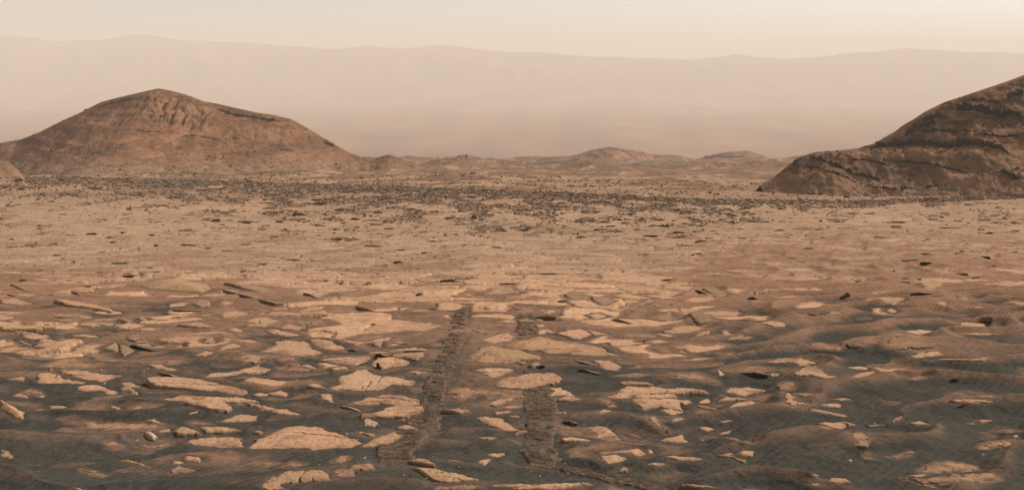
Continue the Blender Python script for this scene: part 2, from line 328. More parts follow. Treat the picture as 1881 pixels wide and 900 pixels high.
# ------------------------------------------------------------------ rocks traced from the photograph
ORIGIN = {'A': (0, 700, 4.5), 'B': (400, 700, 4.5), 'C': (800, 700, 4.5), 'D': (1100, 700, 4.5), 'E': (1480, 700, 4.5),
          'F': (0, 520, 4.5), 'G': (400, 520, 4.5), 'H': (800, 520, 4.5), 'I': (1100, 520, 4.5), 'J': (1480, 520, 4.5), 'P': (0, 0, 1.0),
          'K': (0, 290, 3.75), 'L': (470, 290, 3.75), 'M': (940, 290, 3.75), 'N': (1400, 290, 3.75)}
TRACED = """A p 610,60 700,42 800,38 880,50 960,82 970,100 870,108 840,84 760,82 650,86|pale boomerang-shaped flat rock with a notched front edge
A g2 985,78 1030,55 1090,58 1150,105 1150,125 1085,118 1055,85 1000,85|small brownish leaf-shaped stone beside the notched boomerang rock
A p 995,22 1080,12 1150,40 1165,50 1070,48 1020,38
P c 265,702 290,699 340,698 400,706 455,716 458,721 445,725 400,720 330,715 285,713|long pale plank-like slab lying level in dark sand
A v 190,85 250,66 340,90 330,108 240,108
A p 112,122 150,98 215,118 228,135 170,132
A p 305,118 360,120 365,132 320,136
A b 0,165 30,165 200,262 208,300 185,322 140,310 0,232|thick log-shaped pale stone sticking in from the left edge
A s 640,338 720,340 900,352 1080,352 1310,358 1320,385 1200,398 1060,392 900,402 780,400 700,378|long low pale rock with ragged sandy edges left of the dome rock
A p 1200,330 1280,318 1345,348 1270,345
A p 1270,418 1400,400 1430,420 1330,428
A p 1430,405 1500,378 1560,384 1650,425 1580,430 1480,432
P p 364,785.5 378,783.5 400,784.5 418,785 442,789 425,791.5 410,793 380,793 370,789
A w 1200,432 1245,425 1290,450 1270,475 1235,465|small whitish stone split by a crack, on dark sand
A s 1090,495 1160,482 1270,498 1390,518 1330,545 1260,550 1180,535
A s 870,500 930,495 985,525 960,552 900,525
P p 307,803 333,805.5 367,802 400,802.5 442,805.5 451,822 422,822.5 400,821.5 378,820 347,814.5|low pale slab just left of the dome rock, parted by a sandy gap
A p 0,555 70,575 105,635 0,612|pale wedge of rock cut off by the left edge near the bottom
A p 970,655 1060,640 1130,665 1240,712 1180,705 1090,670 1020,662|thin pale sliver of rock shaped like a bird wing
A p 1515,650 1530,625 1640,632 1665,648 1610,660
A p 1420,665 1440,660 1520,672 1480,682 1428,682
A p 1400,725 1480,708 1610,738 1540,755 1470,755 1420,768
A s 660,725 760,740 870,780 840,793 770,775
A p 600,875 700,892 720,898 640,898
P p 301,733 333,726 400,729 435,731 467,734.5 484,739.5 440,740 400,739 340,738
P c 337,743 353,739.5 400,740 413,741 428,748 418,753 400,754.5 373,748.5|pale slab with a raised dark left tip below the plank-like slab
A p 400,208 480,203 565,212 500,222 415,225
A p 275,242 350,235 400,240 300,250
A p 900,215 940,207 1010,222 960,232
A p 1560,262 1650,248 1640,262 1570,272
A s 1560,340 1600,333 1740,350 1660,360 1590,355
A s 70,185 190,188 305,203 200,206
B p 255,520 280,480 400,445 560,390 700,374 850,385 960,415 1080,455 1200,512 1100,550 950,545 780,562 600,555 400,555 260,545|great pale dome-shaped rock with a straight sandy front edge
B p 1180,538 1290,480 1460,420 1520,450 1430,495 1300,530 1210,540|pale tongue of rock between the dome rock and the wheel track
B p 1055,192 1200,155 1340,122 1500,125 1690,160 1680,195 1500,208 1380,190 1230,200|broad pale lens-shaped rock touching the left wheel track
B c 1180,285 1260,285 1330,260 1420,232 1560,216 1710,218 1640,270 1570,298 1450,300 1300,300 1190,305|pale kite-shaped slab left of the wheel track above the white stone
B p 1380,308 1460,300 1575,305 1550,328 1450,322
B w 1200,330 1250,325 1325,350 1290,378 1205,372|bright white blocky stone above the dome rock
B c 270,125 330,108 420,112 395,130 330,132
B p 400,100 520,82 590,110 560,128 480,118
B w 730,50 790,33 850,40 900,62 800,62|thin whitish leaf-shaped stone on the sand
B p 835,120 900,108 940,115 945,170 900,160 870,150|pale tooth-shaped rock poking from brown sand
G p 970,790 1090,740 1230,718 1280,760 1420,775 1640,808 1600,850 1440,835 1360,870 1340,888 1200,890 1100,890 940,880 920,860 1010,840|wide pale sheet of bedrock with ragged lower edge above the lens rock
B v 940,665 1010,618 1065,620 1070,650 1000,680
B p 430,800 560,745 700,740 870,745 905,800 760,820 600,845 540,850 640,898 440,898 370,855|pale cracked bedrock sheet at the bottom edge, pointed to the left
B p 910,745 1050,720 1100,695 1310,690 1270,720 1150,745 1140,780 1040,800 912,800
B v 280,675 380,660 500,680 400,690
B v 530,705 620,665 700,690 610,710
B p 20,335 100,290 250,280 330,290 300,325 200,335 100,340
B p 120,195 300,185 450,215 600,240 750,285 620,280 480,255 300,215
B p 1460,385 1550,362 1620,375 1670,410 1560,395
B p 1580,655 1680,640 1750,655 1790,690 1690,675
P c 756,861 775,863 800,865 844,873 880,880 882,884 850,884 820,887 800,884 775,872|pale blade-shaped slab pointing towards the lower end of the wheel tracks
B s 1140,415 1200,420 1320,450 1230,440
B p 300,405 365,412 350,428 300,425
B g 1005,205 1060,205 1180,252 1120,250|dark grey stick-like stone leaning in the sand left of the lens rock
C v 80,85 180,60 400,65 560,80 740,75 640,140 520,150 420,105 300,115 190,160 140,140|arched brownish bedrock lying between the two wheel tracks
C p 400,195 480,160 660,130 640,155 560,180 480,198
C p 530,215 710,200 680,212 590,225
C p 470,255 640,245 600,260 500,275
C p 600,288 690,285 690,297 610,293
C p 870,90 960,55 1040,60 1120,90 1170,135 1080,125 950,125|pale hooked slab at the head of the clearest wheel print
C p 1000,150 1080,128 1210,150 1120,160
C p 1340,260 1380,238 1450,245 1370,265
C v 1350,150 1440,155 1470,190 1400,190
C p 1405,205 1470,195 1500,215 1440,222
C c 40,240 200,238 290,255 200,265
C p 300,300 420,295 560,315 690,405 620,410 450,375 380,335|pale diagonal rock between the tracks with a pointed lower end
C c 645,445 690,420 780,425 720,440 650,455
C p 335,470 420,460 500,470 440,487
C p 425,600 570,600 530,625 480,635
C p 340,665 430,640 470,640 400,695
C c 1030,485 1100,470 1290,488 1200,500 1060,500|thin pale blade with a dark left end beside the wheel track
C v 950,365 1060,365 1180,405 1250,440 1130,440 1010,400
C p 430,848 700,850 1350,850 1150,880 950,895 600,885|very wide thin pale rock along the bottom edge between the tracks
C v 0,870 300,855 390,870 230,895 0,895
C g2 970,262 1080,255 1075,270 980,272
C d 1055,328 1100,325 1165,350 1110,345
C p 0,625 60,640 230,665 130,660
D p 0,140 90,115 220,50 400,55 700,72 915,90 780,100 640,105 280,100 230,130|largest pale slab right of the tracks, long and flat with a straight rear edge
D p 285,108 620,115 680,142 560,146 300,138
D p 250,150 420,148 770,160 690,190 690,235 500,205 380,240 320,200
D p 690,120 780,106 860,110 800,138 710,142
D p 490,240 600,230 715,258 640,280 590,282
D c 170,20 250,10 400,20 465,35 330,38 200,38|slim pale bar of rock just behind the largest pale slab
D s 375,290 460,290 525,320 490,345 560,400 480,360 420,325
D p 590,325 640,305 715,305 660,325 610,335
D p 1030,90 1080,58 1230,58 1400,80 1280,100 1200,125 1110,100|pale fan-shaped slab right of the largest slab
D c 970,178 1040,145 1160,150 1280,170 1130,168
D p 1060,220 1120,185 1240,172 1320,182 1230,200 1170,222
D p 1155,240 1210,228 1225,240
D p 800,385 890,378 950,395 890,408
D p 990,432 1090,408 1080,425 1020,437
D p 995,335 1080,320 1105,323 1020,340
D p 510,490 570,465 690,450 700,480 750,500 640,510
D p 185,432 240,435 380,465 270,455
D p 1010,470 1100,472 1270,505 1250,515 1130,490|slender curved pale sliver resting on smooth sand
D p 0,590 150,575 330,562 380,600 330,618 200,600 10,610|pale forked slab with a notch, alone on dark sand right of the tracks
D p 20,620 130,615 230,640 160,665 80,675
D p 390,565 440,565 450,590 420,600
D p 530,625 620,620 760,630 850,640 760,660 640,648
D p 390,690 450,675 560,685 500,697
D w 165,740 200,712 240,720 230,742|small bright pointed stone capping a little cone of sand
D p 1130,595 1190,575 1275,580 1265,620 1190,610
D c 960,625 1060,620 1230,665 1200,682 1090,640 990,635|pale narrow stone of a V-shaped pair with a black left tip
D p 1000,612 1090,592 1110,600 1040,618
D p 690,848 800,855 1000,875 850,875
D p 1200,890 1290,885 1350,898
D p 780,205 850,200 1010,235 930,230
D p 780,165 910,150 930,180 830,195
D v 1480,40 1550,0 1620,15 1600,70 1520,70
D s 1520,90 1600,110 1640,165 1780,195 1540,195|pale boot-shaped patch of rock beside a dark sandy trough
D p 1600,100 1780,110 1700,120
P p 1471,748 1482,748 1500,752 1530,758 1557,763 1550,765 1515,759 1485,752
E p 210,145 320,145 390,155 280,160
E p 110,190 230,188 300,195 280,215 190,215
E p 75,345 260,345 480,355 350,370 250,412 190,408|pale triangular slab with a flat rear edge on the right-hand sand
E s 340,420 440,425 540,465 480,530 430,520 400,480|pale arrowhead-shaped rock with a sand tail
E c 680,340 780,302 805,310 740,335
E c 840,350 940,338 1030,362 900,365
E c 1170,170 1340,160 1580,170 1480,180 1360,190 1250,182|long thin pale slab roofing a black hollow
E d 1270,215 1290,185 1370,192 1330,215|black hollowed stone under the thin pale slab
E d 530,378 640,362 760,358 640,374
E p 1410,330 1480,318 1560,320 1450,342
E p 1340,350 1385,345 1400,355
E s 1430,545 1530,500 1700,490 1800,495 1700,530 1560,545 1470,570
E s 950,745 1010,690 1140,660 1290,680 1420,700 1440,735 1300,750 1100,755|wide ragged pale outcrop near the bottom right corner
E s 800,800 1000,805 1200,780 1400,760 1560,760 1600,815 1500,835 1300,830 1100,840 900,815|lower ragged pale outcrop, last before the bottom right corner
E c 800,790 920,775 1000,772 960,795 860,790
E p 930,845 980,845 1100,885 1040,880
E p 170,835 210,805 330,808 380,828 280,835
E p 0,775 60,765 115,770 60,792 0,785
E p 30,852 110,845 120,855 60,860
E v 690,625 760,605 870,578 860,600 760,638
E v 480,620 520,608 570,640 510,640
E v 1620,408 1690,398 1770,412 1690,418
E w 330,660 385,648 370,665
E w 1705,455 1740,447 1760,455 1720,463
E p 1340,120 1540,118 1560,125 1450,128
F v 340,680 480,640 620,618 700,640 870,680 780,700 640,712 480,695|broad brown-dusted mound of rock above the split pale slabs
F p 280,770 370,752 470,760 560,790 700,822 560,825 330,825 310,800|pale pointed slab, lower one of a split pair
F p 400,712 600,725 800,740 1000,765 880,800 840,828 740,800 560,770 490,745|pale slab crossed by a dark crack, upper one of a split pair
F p 70,795 180,778 212,790 190,812 120,800
F p 1210,680 1330,680 1470,715 1400,725 1310,710
F v 1200,655 1290,635 1350,655 1340,675 1240,670
F v 1340,645 1480,635 1500,660 1400,672
P p 376,688 400,684.5 433,681 464,673 478,672 493,679 480,687 445,687 413,691 380,692
F g2 855,540 960,498 985,555 960,570|speckled grey-tan rock, left half of a broken pair
F g2 985,505 1060,535 1110,560 1020,607 985,575|speckled grey-tan rock, right half of a broken pair
F d 1070,515 1110,502 1170,540 1270,558 1150,550|dark curled stone beside the broken speckled pair
F p 0,545 150,525 320,545 160,555 50,572 0,570
F p 100,410 250,408 390,430 415,455 270,462 200,445
F p 300,485 350,462 450,475 515,485 400,500
F b2 150,480 180,475 265,510 255,520 200,502|short pinkish stick-like stone near the left edge
F p 585,430 640,430 800,432 820,445 720,450 600,442
F v 1020,450 1060,432 1140,432 1180,460 1090,465
F p 1000,490 1200,480 1320,505 1200,500
F p 1680,490 1700,465 1760,460 1780,490 1740,502
F p 1610,600 1690,565 1760,575 1690,605
F c 0,370 150,358 320,372 480,380 300,395 0,390
F p 940,350 1100,335 1210,358 1060,383 990,375
F g2 965,310 1030,292 1105,318 1050,330
F g2 1130,295 1180,287 1230,305 1170,317
F c 1440,355 1650,342 1770,368 1640,372
F p 1450,290 1600,285 1800,285 1620,300
F c 755,260 860,240 990,250 1020,262 900,275|pale oval slab with a dark undercut right end
F g2 1600,180 1660,143 1740,160 1740,195 1660,200
F c 430,165 560,160 760,185 920,215 920,232 780,215 560,195|long rounded orange ledge with a shaded front face
P b 258,524 285,518 345,518 382,523 388,531 372,538 300,533 262,529|big orange-topped block with a dark rough front, standing on the plain
F g2 80,20 120,15 270,65 200,65
F d 0,75 60,90 205,128 110,112|black knife-edged stone at the left edge of the plain
F g 590,70 620,70 690,110 640,100
F p 380,95 500,75 590,70 600,105 450,105
F g 1425,215 1480,215 1700,232 1480,240|dark grey elongated block with a blunt left end
F p 0,140 150,140 290,168 170,180 0,165
F p 410,268 520,262 620,270 520,280
F p 410,310 520,295 680,305 560,320
F p 690,352 780,342 830,350 760,362
F d 20,325 60,310 100,315 120,330
F d 1300,745 1390,745 1450,785 1400,765
G g 30,35 80,35 300,130 480,165 380,155 150,130|long dark blade of rock slanting down to a black tip
G g2 50,15 200,20 420,50 520,90 350,75 200,50
G v 490,125 600,100 700,105 850,135 700,145 540,140
G g 690,80 740,80 840,130 790,118
G p 0,275 60,245 180,235 260,255 200,280 60,285
G p 215,320 280,300 380,288 520,320 400,338 270,330
G p 200,350 300,340 430,345 380,365
G p 490,375 560,340 620,345 740,375 640,390
G p 370,395 500,385 690,432 560,440 450,425
G v 600,335 700,312 850,310 950,345 800,360 680,360
G p 90,390 150,375 220,400 140,405
G v 120,420 160,408 240,440 160,450
G p 330,565 400,545 480,490 600,480 720,495 860,575 800,600 600,595 450,575|large pale rounded slab with a sharp left tip, behind the ring-shaped rock
G p 720,480 830,465 960,490 1070,545 960,555 850,540 790,500
G p 0,560 30,525 130,505 200,520 100,540
G s 190,600 250,585 380,605 410,625 300,650 220,650|pale ring-shaped rock with a sandy hollow
G v 500,610 640,615 640,640 500,640
G v 590,670 700,690 830,725 600,735 560,725
G p 670,685 740,672 820,700 780,708
G p 860,635 1000,615 1270,612 1250,650 1140,683 1000,660
G p 1290,625 1500,620 1650,665 1500,690 1340,705 1280,680
G p 1420,590 1560,580 1720,585 1640,640 1590,618 1460,605
G p 1570,735 1650,727 1730,742 1640,752
G p 930,700 1060,695 1080,710 960,715
G d 1310,660 1325,650 1360,715 1340,715|small black upright splinter of rock left of the wheel track
G p 640,240 760,205 880,205 830,225 700,245
G p 420,215 560,205 580,215 450,230
G g 1090,185 1180,195 1310,235 1290,250 1200,222|grey slanting stone ending in a dark stub
G g2 1280,500 1360,492 1345,530 1290,520
G v 1100,465 1230,440 1400,430 1560,415 1480,435 1200,480
G v 980,80 1230,68 1280,85 1100,120 980,125
G d 975,402 1010,390 1090,412 1030,408
G d 1070,555 1105,545 1155,562 1110,563
G d 1295,590 1330,575 1395,605 1340,600
G d 390,160 440,155 480,168 430,172
G d 1635,92 1665,82 1710,95 1660,98
G d 1520,230 1560,222 1620,238 1560,243
G d 1545,560 1700,555 1735,558 1560,570
H p 520,520 700,470 860,440 960,460 1100,490 1250,515 1380,530 1400,570 1530,600 1300,600 1130,590 1110,575 950,583 880,558 700,543|huge pale domed slab between the tracks, upper half above a crack
H p 290,600 360,540 480,527 700,564 900,610 860,630 700,630 610,665 400,655 310,640|huge pale slab between the tracks, lower half below a crack
H p 380,470 500,430 590,418 650,440 620,470 480,500
H c 980,425 1100,405 1200,395 1300,430 1180,465 1060,445|pale wedge with a shaded front behind the huge domed slab
H p 1210,385 1300,395 1440,425 1320,428
H c 1430,495 1560,490 1720,505 1600,525 1450,528
H p 1300,650 1450,648 1540,690 1500,722 1420,715 1360,690
H p 310,715 420,700 670,718 560,760 480,780 380,750
H p 480,860 560,800 680,770 880,755 1030,755 1040,785 980,830 840,840 800,865 600,865|broad pale slab between the tracks in front of the huge domed slab
H d 1105,640 1180,642 1300,675 1270,682 1180,655|black curved stone right of the huge slab, upper of two
H d 1170,725 1210,705 1340,750 1290,758 1230,722|black hooked stone right of the huge slab, lower of two
H d 845,690 870,673 905,680 895,695
H g2 770,675 840,660 870,670 800,690
H p 660,655 720,648 765,665 720,668
H p 500,325 620,305 680,325 580,330
H g2 670,310 760,300 840,325 700,325
H g 830,275 920,268 1000,278 920,290
H p 390,95 480,50 600,40 710,80 600,90
H g2 1060,105 1160,85 1270,110 1250,140 1120,138
H g2 1280,120 1400,130 1480,150 1380,185 1300,150
H p 1250,270 1330,252 1430,275 1330,295
H g 1440,300 1500,290 1610,330 1540,328
H v 1480,450 1570,415 1740,415 1800,440 1650,455
H p 1440,110 1560,95 1800,125 1700,138 1520,125
H p 1660,180 1760,140 1800,150 1800,190
H v 1540,280 1620,225 1760,220 1730,265 1620,290
H g 1015,150 1020,120 1060,115 1100,140 1060,157|rounded dark boulder on the plain above the tracks
H v 0,410 130,375 380,378 640,405 480,430 250,420
H p 0,180 130,165 250,190 150,225 0,220
H v 630,195 760,200 830,240 700,265
H p 880,245 960,222 1000,235 940,255
H p 820,350 890,340 910,355 850,370
I d 785,60 800,50 1000,132 960,125 850,95|tilted slab showing a black wedge-shaped front, alone on the plain
I g2 850,52 940,40 1060,90 1005,128|pale speckled slope of rock backing the black wedge
I v 320,190 420,145 560,140 720,165 700,195 450,205
I v 190,290 250,240 380,225 500,245 380,275 280,292
I v 410,290 520,250 610,240 625,315 520,310
I g2 740,260 880,265 960,315 830,325 770,290
I p 530,405 600,370 740,350 880,375 750,410 640,415
I p 780,435 850,405 920,402 900,425 810,442
I p 1010,405 1060,402 1110,428 1030,440
I p 1060,465 1150,435 1280,450 1230,468 1130,468
I p 1330,335 1400,320 1530,330 1550,355 1450,362
I v 430,550 510,515 620,575 570,585
I p 1380,650 1500,622 1680,630 1790,660 1680,685 1600,660
I v 1050,720 1200,690 1340,685 1430,700 1340,735 1200,735|brown-dusted pale rock just behind the long black stone
I d 1150,745 1200,735 1290,735 1400,760 1395,780 1330,775 1200,760|long black stone with a gap beneath it, right of the tracks
I w 975,725 995,722 1040,755 1000,760|small white-tipped black stone left of the long black stone
I p 1400,752 1480,750 1490,765 1420,768
P c 1458,688 1480,677 1500,677 1520,691 1538,694 1515,696 1490,690 1470,691|orange tent-shaped rock with a bright lit face
I d 1650,700 1700,682 1790,688 1700,692
I v 150,440 280,412 420,420 500,455 400,465 280,440
I v 130,765 300,745 440,760 300,775
I v 500,760 700,740 820,745 960,820 800,800
I d 360,475 400,465 445,475 420,484
I g2 1180,105 1220,75 1280,80 1275,105
I g2 1285,75 1320,75 1320,105 1295,108
I d 1235,132 1265,108 1310,130 1280,134
J p 940,5 1190,0 1080,40 1040,65 980,45 960,25|pale angular slab on the right part of the plain
J d 870,90 900,75 1090,92 960,97|dark bar-shaped stone in front of the angular pale slab
J v 1230,130 1250,105 1340,100 1400,140 1310,165|reddish lump of rock near the right edge of the plain
J p 1060,170 1120,150 1170,165 1160,188 1110,185
J c 1220,375 1280,345 1480,348 1500,390 1340,400 1260,395|tan flat-topped ledge by the right edge with a shaded front
J p 1370,200 1460,192 1470,200 1400,207
J p 860,600 950,570 1120,560 1150,590 1000,610 900,620
J v 650,500 720,440 900,420 1060,520 800,540 700,530
J v 0,500 120,490 280,535 270,555 120,545
J p 235,550 270,525 300,540 260,556
J b2 280,705 420,690 510,700 505,715 400,712|pale finger-shaped stone, upper of two beside the tent-shaped rock
J b2 350,785 440,745 560,725 575,740 480,770 380,788|pale finger-shaped stone, lower of two beside the tent-shaped rock
J d 1180,655 1195,635 1235,648 1205,668|black knob at the left end of a thin pale slab near the right edge
J c 1000,640 1180,632 1350,640 1540,625 1470,650 1250,645|thin pale slab with a black knob under its end, near the right edge
J v 840,790 960,770 980,785 900,800
J p 1220,420 1400,415 1620,420 1480,432
J p 660,230 700,215 760,235 720,247
J d 310,112 340,65 370,100 345,120
J v 370,500 480,450 600,440 560,490 460,515
J g 0,255 60,252 105,272 40,272
J g2 180,265 200,240 290,250 300,268
J g 1440,288 1540,272 1548,290 1500,293
J p 430,150 600,125 820,130 980,152 760,160 560,165
J p 690,165 760,150 770,172 720,180
J d 1210,800 1225,785 1265,798 1230,803"""
DARK_STONES = """K 630,522,80,20 850,512,40,12 760,545,50,12 775,577,35,8 1045,530,35,12 1485,430,70,24 1700,445,60,12 640,205,60,10 520,260,60,14 1205,270,90,24 940,257,110,12 1490,290,130,10 140,215,60,20 290,252,60,12 260,286,35,8 430,388,60,8 395,672,65,14 335,668,30,8 680,670,40,6 1280,597,80,8 1580,640,110,8 820,725,120,5 1060,787,115,20 955,768,50,10 880,812,70,6 155,840,50,14 605,883,40,10 215,172,100,8 10,415,30,12 700,650,70,6
L 435,315,75,18 300,388,110,24 85,347,90,12 160,440,60,18 690,418,70,16 790,428,100,12 840,375,70,18 910,440,90,10 910,487,60,14 550,558,90,12 980,717,75,18 1320,842,110,22 1735,865,120,10 60,733,50,14 570,797,50,16 240,700,100,10 1210,573,60,12 1000,632,60,8 1155,652,40,8 1660,615,50,8 1680,490,80,10 1675,505,130,6 1165,510,40,14 1375,527,40,14 1330,412,70,16 1720,438,40,12 800,605,120,8 740,370,40,10 420,288,80,12 130,278,60,10
M 1050,467,95,10 1165,475,95,8 1150,512,95,14 1290,505,90,10 1390,502,55,10 1310,572,70,14 1590,553,65,12 1655,438,90,14 1745,440,70,12 1000,425,60,12 825,387,70,12 460,440,120,8 560,432,60,10 640,442,90,10 685,468,70,8 610,495,110,12 85,495,95,18 480,545,80,20 890,562,70,14 960,535,120,10 1150,548,110,10 845,592,80,8 570,645,80,8 1285,658,60,10 255,798,130,10 1075,840,90,16 590,890,120,8 465,694,25,8 1660,385,40,10 810,280,30,10 1200,603,100,6 785,845,20,14 1195,452,40,10
N 930,442,140,14 1125,662,75,18 1040,705,110,14 1105,738,75,14 1130,720,90,8 1530,682,95,14 1520,715,60,14 1570,515,45,16 1745,497,60,24 1600,745,40,8 205,687,80,14 320,625,80,14 550,527,60,8 840,318,110,10 540,440,80,8 985,828,60,8 1080,835,40,10 980,855,90,14 1380,800,90,18 1480,820,60,24 1400,868,60,10 1380,640,40,14 1240,437,50,8 1350,433,60,6 1530,430,90,10 1610,445,40,8 630,383,60,10 740,382,60,8 1305,480,160,8 20,440,60,10 130,497,60,12"""

def flat_level(x, y):
    """height of the sand or bare bedrock above base(), without single plates"""
    amp = np.interp(y, [0, 30, 60, 120, 200], [1.0, 1.15, 1.2, 0.8, 0.4]) * DRIFT
    return np.maximum(drift(x, y) * amp + sand_level(x, y), 0.10 * amp)

def to_ground_many(px, py, h):
    """where the sight lines of photo pixels meet the slope (bisection on distance)"""
    a, b, c = ray(np.asarray(px, float), np.asarray(py, float))
    g = np.interp(-(c / b), (-_PZ[4:431] / _PY[4:431])[::-1], _PY[4:431][::-1])
    lo, hi = np.maximum(g * .82, 5), np.minimum(g * 1.22, 430)
    for _ in range(15):
        m = 0.5 * (lo + hi)
        up = c / b * m - (base(a / b * m, m) + h) > 0
        lo = np.where(up, m, lo); hi = np.where(up, hi, m)
    m = 0.5 * (lo + hi)
    return a / b * m, m

def to_ground(px, py, h=0.1):
    x, y = to_ground_many(np.array([px]), np.array([py]), h)
    return float(x[0]), float(y[0])

def sdf(px, py, poly):
    """signed distance to a polygon, positive inside"""
    n = len(poly)
    best = np.full(px.shape, 1e9); inside = np.zeros(px.shape, bool)
    for i in range(n):
        ax, ay = poly[i]; bx, by = poly[(i + 1) % n]
        ex, ey = bx - ax, by - ay
        t = np.clip(((px - ax) * ex + (py - ay) * ey) / (ex * ex + ey * ey + 1e-12), 0, 1)
        best = np.minimum(best, (px - ax - t * ex) ** 2 + (py - ay - t * ey) ** 2)
        c = ((ay > py) != (by > py)) & (px < (bx - ax) * (py - ay) / (by - ay + 1e-12) + ax)
        inside ^= c
    d = np.sqrt(best)
    return np.where(inside, d, -d)

class Patch: pass
PATCHES, BLADES = [], []
for line in TRACED.splitlines():
    lab = None
    if '|' in line: line, lab = line.split('|')
    tk = line.split()
    ox, oy, s = ORIGIN[tk[0]]
    pts = [(ox + float(q.split(',')[0]) / s, oy + float(q.split(',')[1]) / s) for q in tk[2:]]
    p = Patch(); p.kind = tk[1]; p.px = np.array(pts); p.label = lab
    p.c = p.px.mean(0)
    if p.kind in ('d', 'g'): BLADES.append(p); continue
    p.h0 = 0.1
    for _ in range(6):
        cx, cy = to_ground(*p.c, p.h0)
        p.h0 += .6 * (float(flat_level(np.array([cx]), np.array([cy]))[0]) - p.h0)
    p.poly = np.stack(to_ground_many(p.px[:, 0], p.px[:, 1], p.h0), 1)
    p.Y = float(p.poly[:, 1].mean())
    p.size = float(np.ptp(p.poly[:, 0])); p.depth = float(np.ptp(p.poly[:, 1]))
    PATCHES.append(p)
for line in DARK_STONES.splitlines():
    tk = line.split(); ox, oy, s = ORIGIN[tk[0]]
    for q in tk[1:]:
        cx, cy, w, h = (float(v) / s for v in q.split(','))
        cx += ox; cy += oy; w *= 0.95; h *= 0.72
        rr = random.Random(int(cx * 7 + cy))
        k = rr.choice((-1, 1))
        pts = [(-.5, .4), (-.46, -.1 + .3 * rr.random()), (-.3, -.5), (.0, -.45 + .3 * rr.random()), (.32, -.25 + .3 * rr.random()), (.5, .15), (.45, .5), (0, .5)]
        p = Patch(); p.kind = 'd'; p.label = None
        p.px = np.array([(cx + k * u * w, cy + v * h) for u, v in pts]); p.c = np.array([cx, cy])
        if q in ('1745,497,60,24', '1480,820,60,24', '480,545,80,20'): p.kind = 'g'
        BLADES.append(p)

# wheel tracks: centre line and half width, in photo pixels
TRACKS = [
    [(852, 556, 9), (846, 580, 13), (838, 605, 15), (830, 630, 18), (826, 650, 20), (815, 672, 22), (806, 695, 20), (800, 715, 22), (797, 740, 24), (790, 765, 30), (778, 790, 36), (752, 815, 40), (728, 838, 42), (722, 858, 40), (735, 876, 34)],
    [(966, 568, 10), (965, 590, 16), (962, 612, 18), (966, 640, 15), (972, 670, 14), (980, 700, 20), (988, 722, 32), (994, 745, 36), (996, 768, 34), (993, 790, 32), (990, 812, 32), (992, 835, 34), (996, 858, 40), (990, 880, 44)],
    [(1000, 858, 18), (1040, 868, 20), (1085, 879, 20), (1130, 888, 20), (1180, 900, 20), (1240, 920, 20)],
]
class Track: pass
TRK = []
for t in TRACKS:
    k = Track()
    P = np.array(t, float)
    # even spacing along the path
    w = []
    for u, v, hw in P:
        x, y = to_ground(u, v, 0.12); xr, yr = to_ground(u + hw, v, 0.12)
        w.append((x, y, max(abs(xr - x), 0.18)))
    w = np.array(w)
    s = np.concatenate([[0], np.cumsum(np.hypot(np.diff(w[:, 0]), np.diff(w[:, 1])))])
    n = int(s[-1] / 0.05)
    si = np.linspace(0, s[-1], n)
    k.x, k.y, k.w = (np.interp(si, s, w[:, j]) for j in range(3))
    for _ in range(30):
        for arr in (k.x, k.y, k.w): arr[1:-1] = 0.25 * arr[:-2] + 0.5 * arr[1:-1] + 0.25 * arr[2:]
    k.s = si
    k.h = np.full(n, 0.0)
    fl = flat_level(k.x, k.y)
    ker = np.ones(41) / 41
    k.h = np.convolve(np.pad(fl, 20, 'edge'), ker, 'valid')
    TRK.append(k)

def apron(X, Y):
    """sand settled level around the traced rocks and in the tracks; X, Y are 2-D with rows of constant Y"""
    W = np.zeros(X.shape); HS = np.zeros(X.shape); WS = np.full(X.shape, 1e-9); V = np.zeros(X.shape)
    rows = Y[:, 0]
    def put(x0, x1, y0, y1, fn):
        i0, i1 = np.searchsorted(rows, [y0, y1])
        if i1 <= i0: return
        xs = X[i0:i1]
        m = (xs > x0) & (xs < x1)
        c = np.nonzero(m.any(0))[0]
        if not len(c): return
        sl = (slice(i0, i1), slice(c[0], c[-1] + 1))
        w, h, v = fn(X[sl], Y[sl])
        W[sl] = np.maximum(W[sl], w); WS[sl] += w; HS[sl] += w * h; V[sl] = np.maximum(V[sl], v)
    for p in PATCHES:
        m = 0.25 + 0.28 * min(p.size, p.depth)
        lo, hi = p.poly.min(0) - m, p.poly.max(0) + m
        def fn(x, y, p=p, m=m):
            d = sdf(x, y, p.poly)
            w = sstep(-m, 0.0, d)
            sink = 0.03 if p.kind not in 'sv' else 0.012
            return w, p.h0 - sink * sstep(-0.1, 0.15, d) , (0.6 if p.kind in 'vs' else 0.25) * sstep(-m * 0.9, -0.02, d)
        put(lo[0], hi[0], lo[1], hi[1], fn)
    for k in TRK:
        for j in range(0, len(k.x), 8):
            r = k.w[j] + 0.35
            def fn(x, y, j=j, r=r):
                d = np.hypot(x - k.x[j], (y - k.y[j]))
                return sstep(r, k.w[j] * 0.95, d), k.h[j] - 0.05, 0 * d
            put(k.x[j] - r, k.x[j] + r, k.y[j] - r, k.y[j] + r, fn)
    return W, HS / WS, V

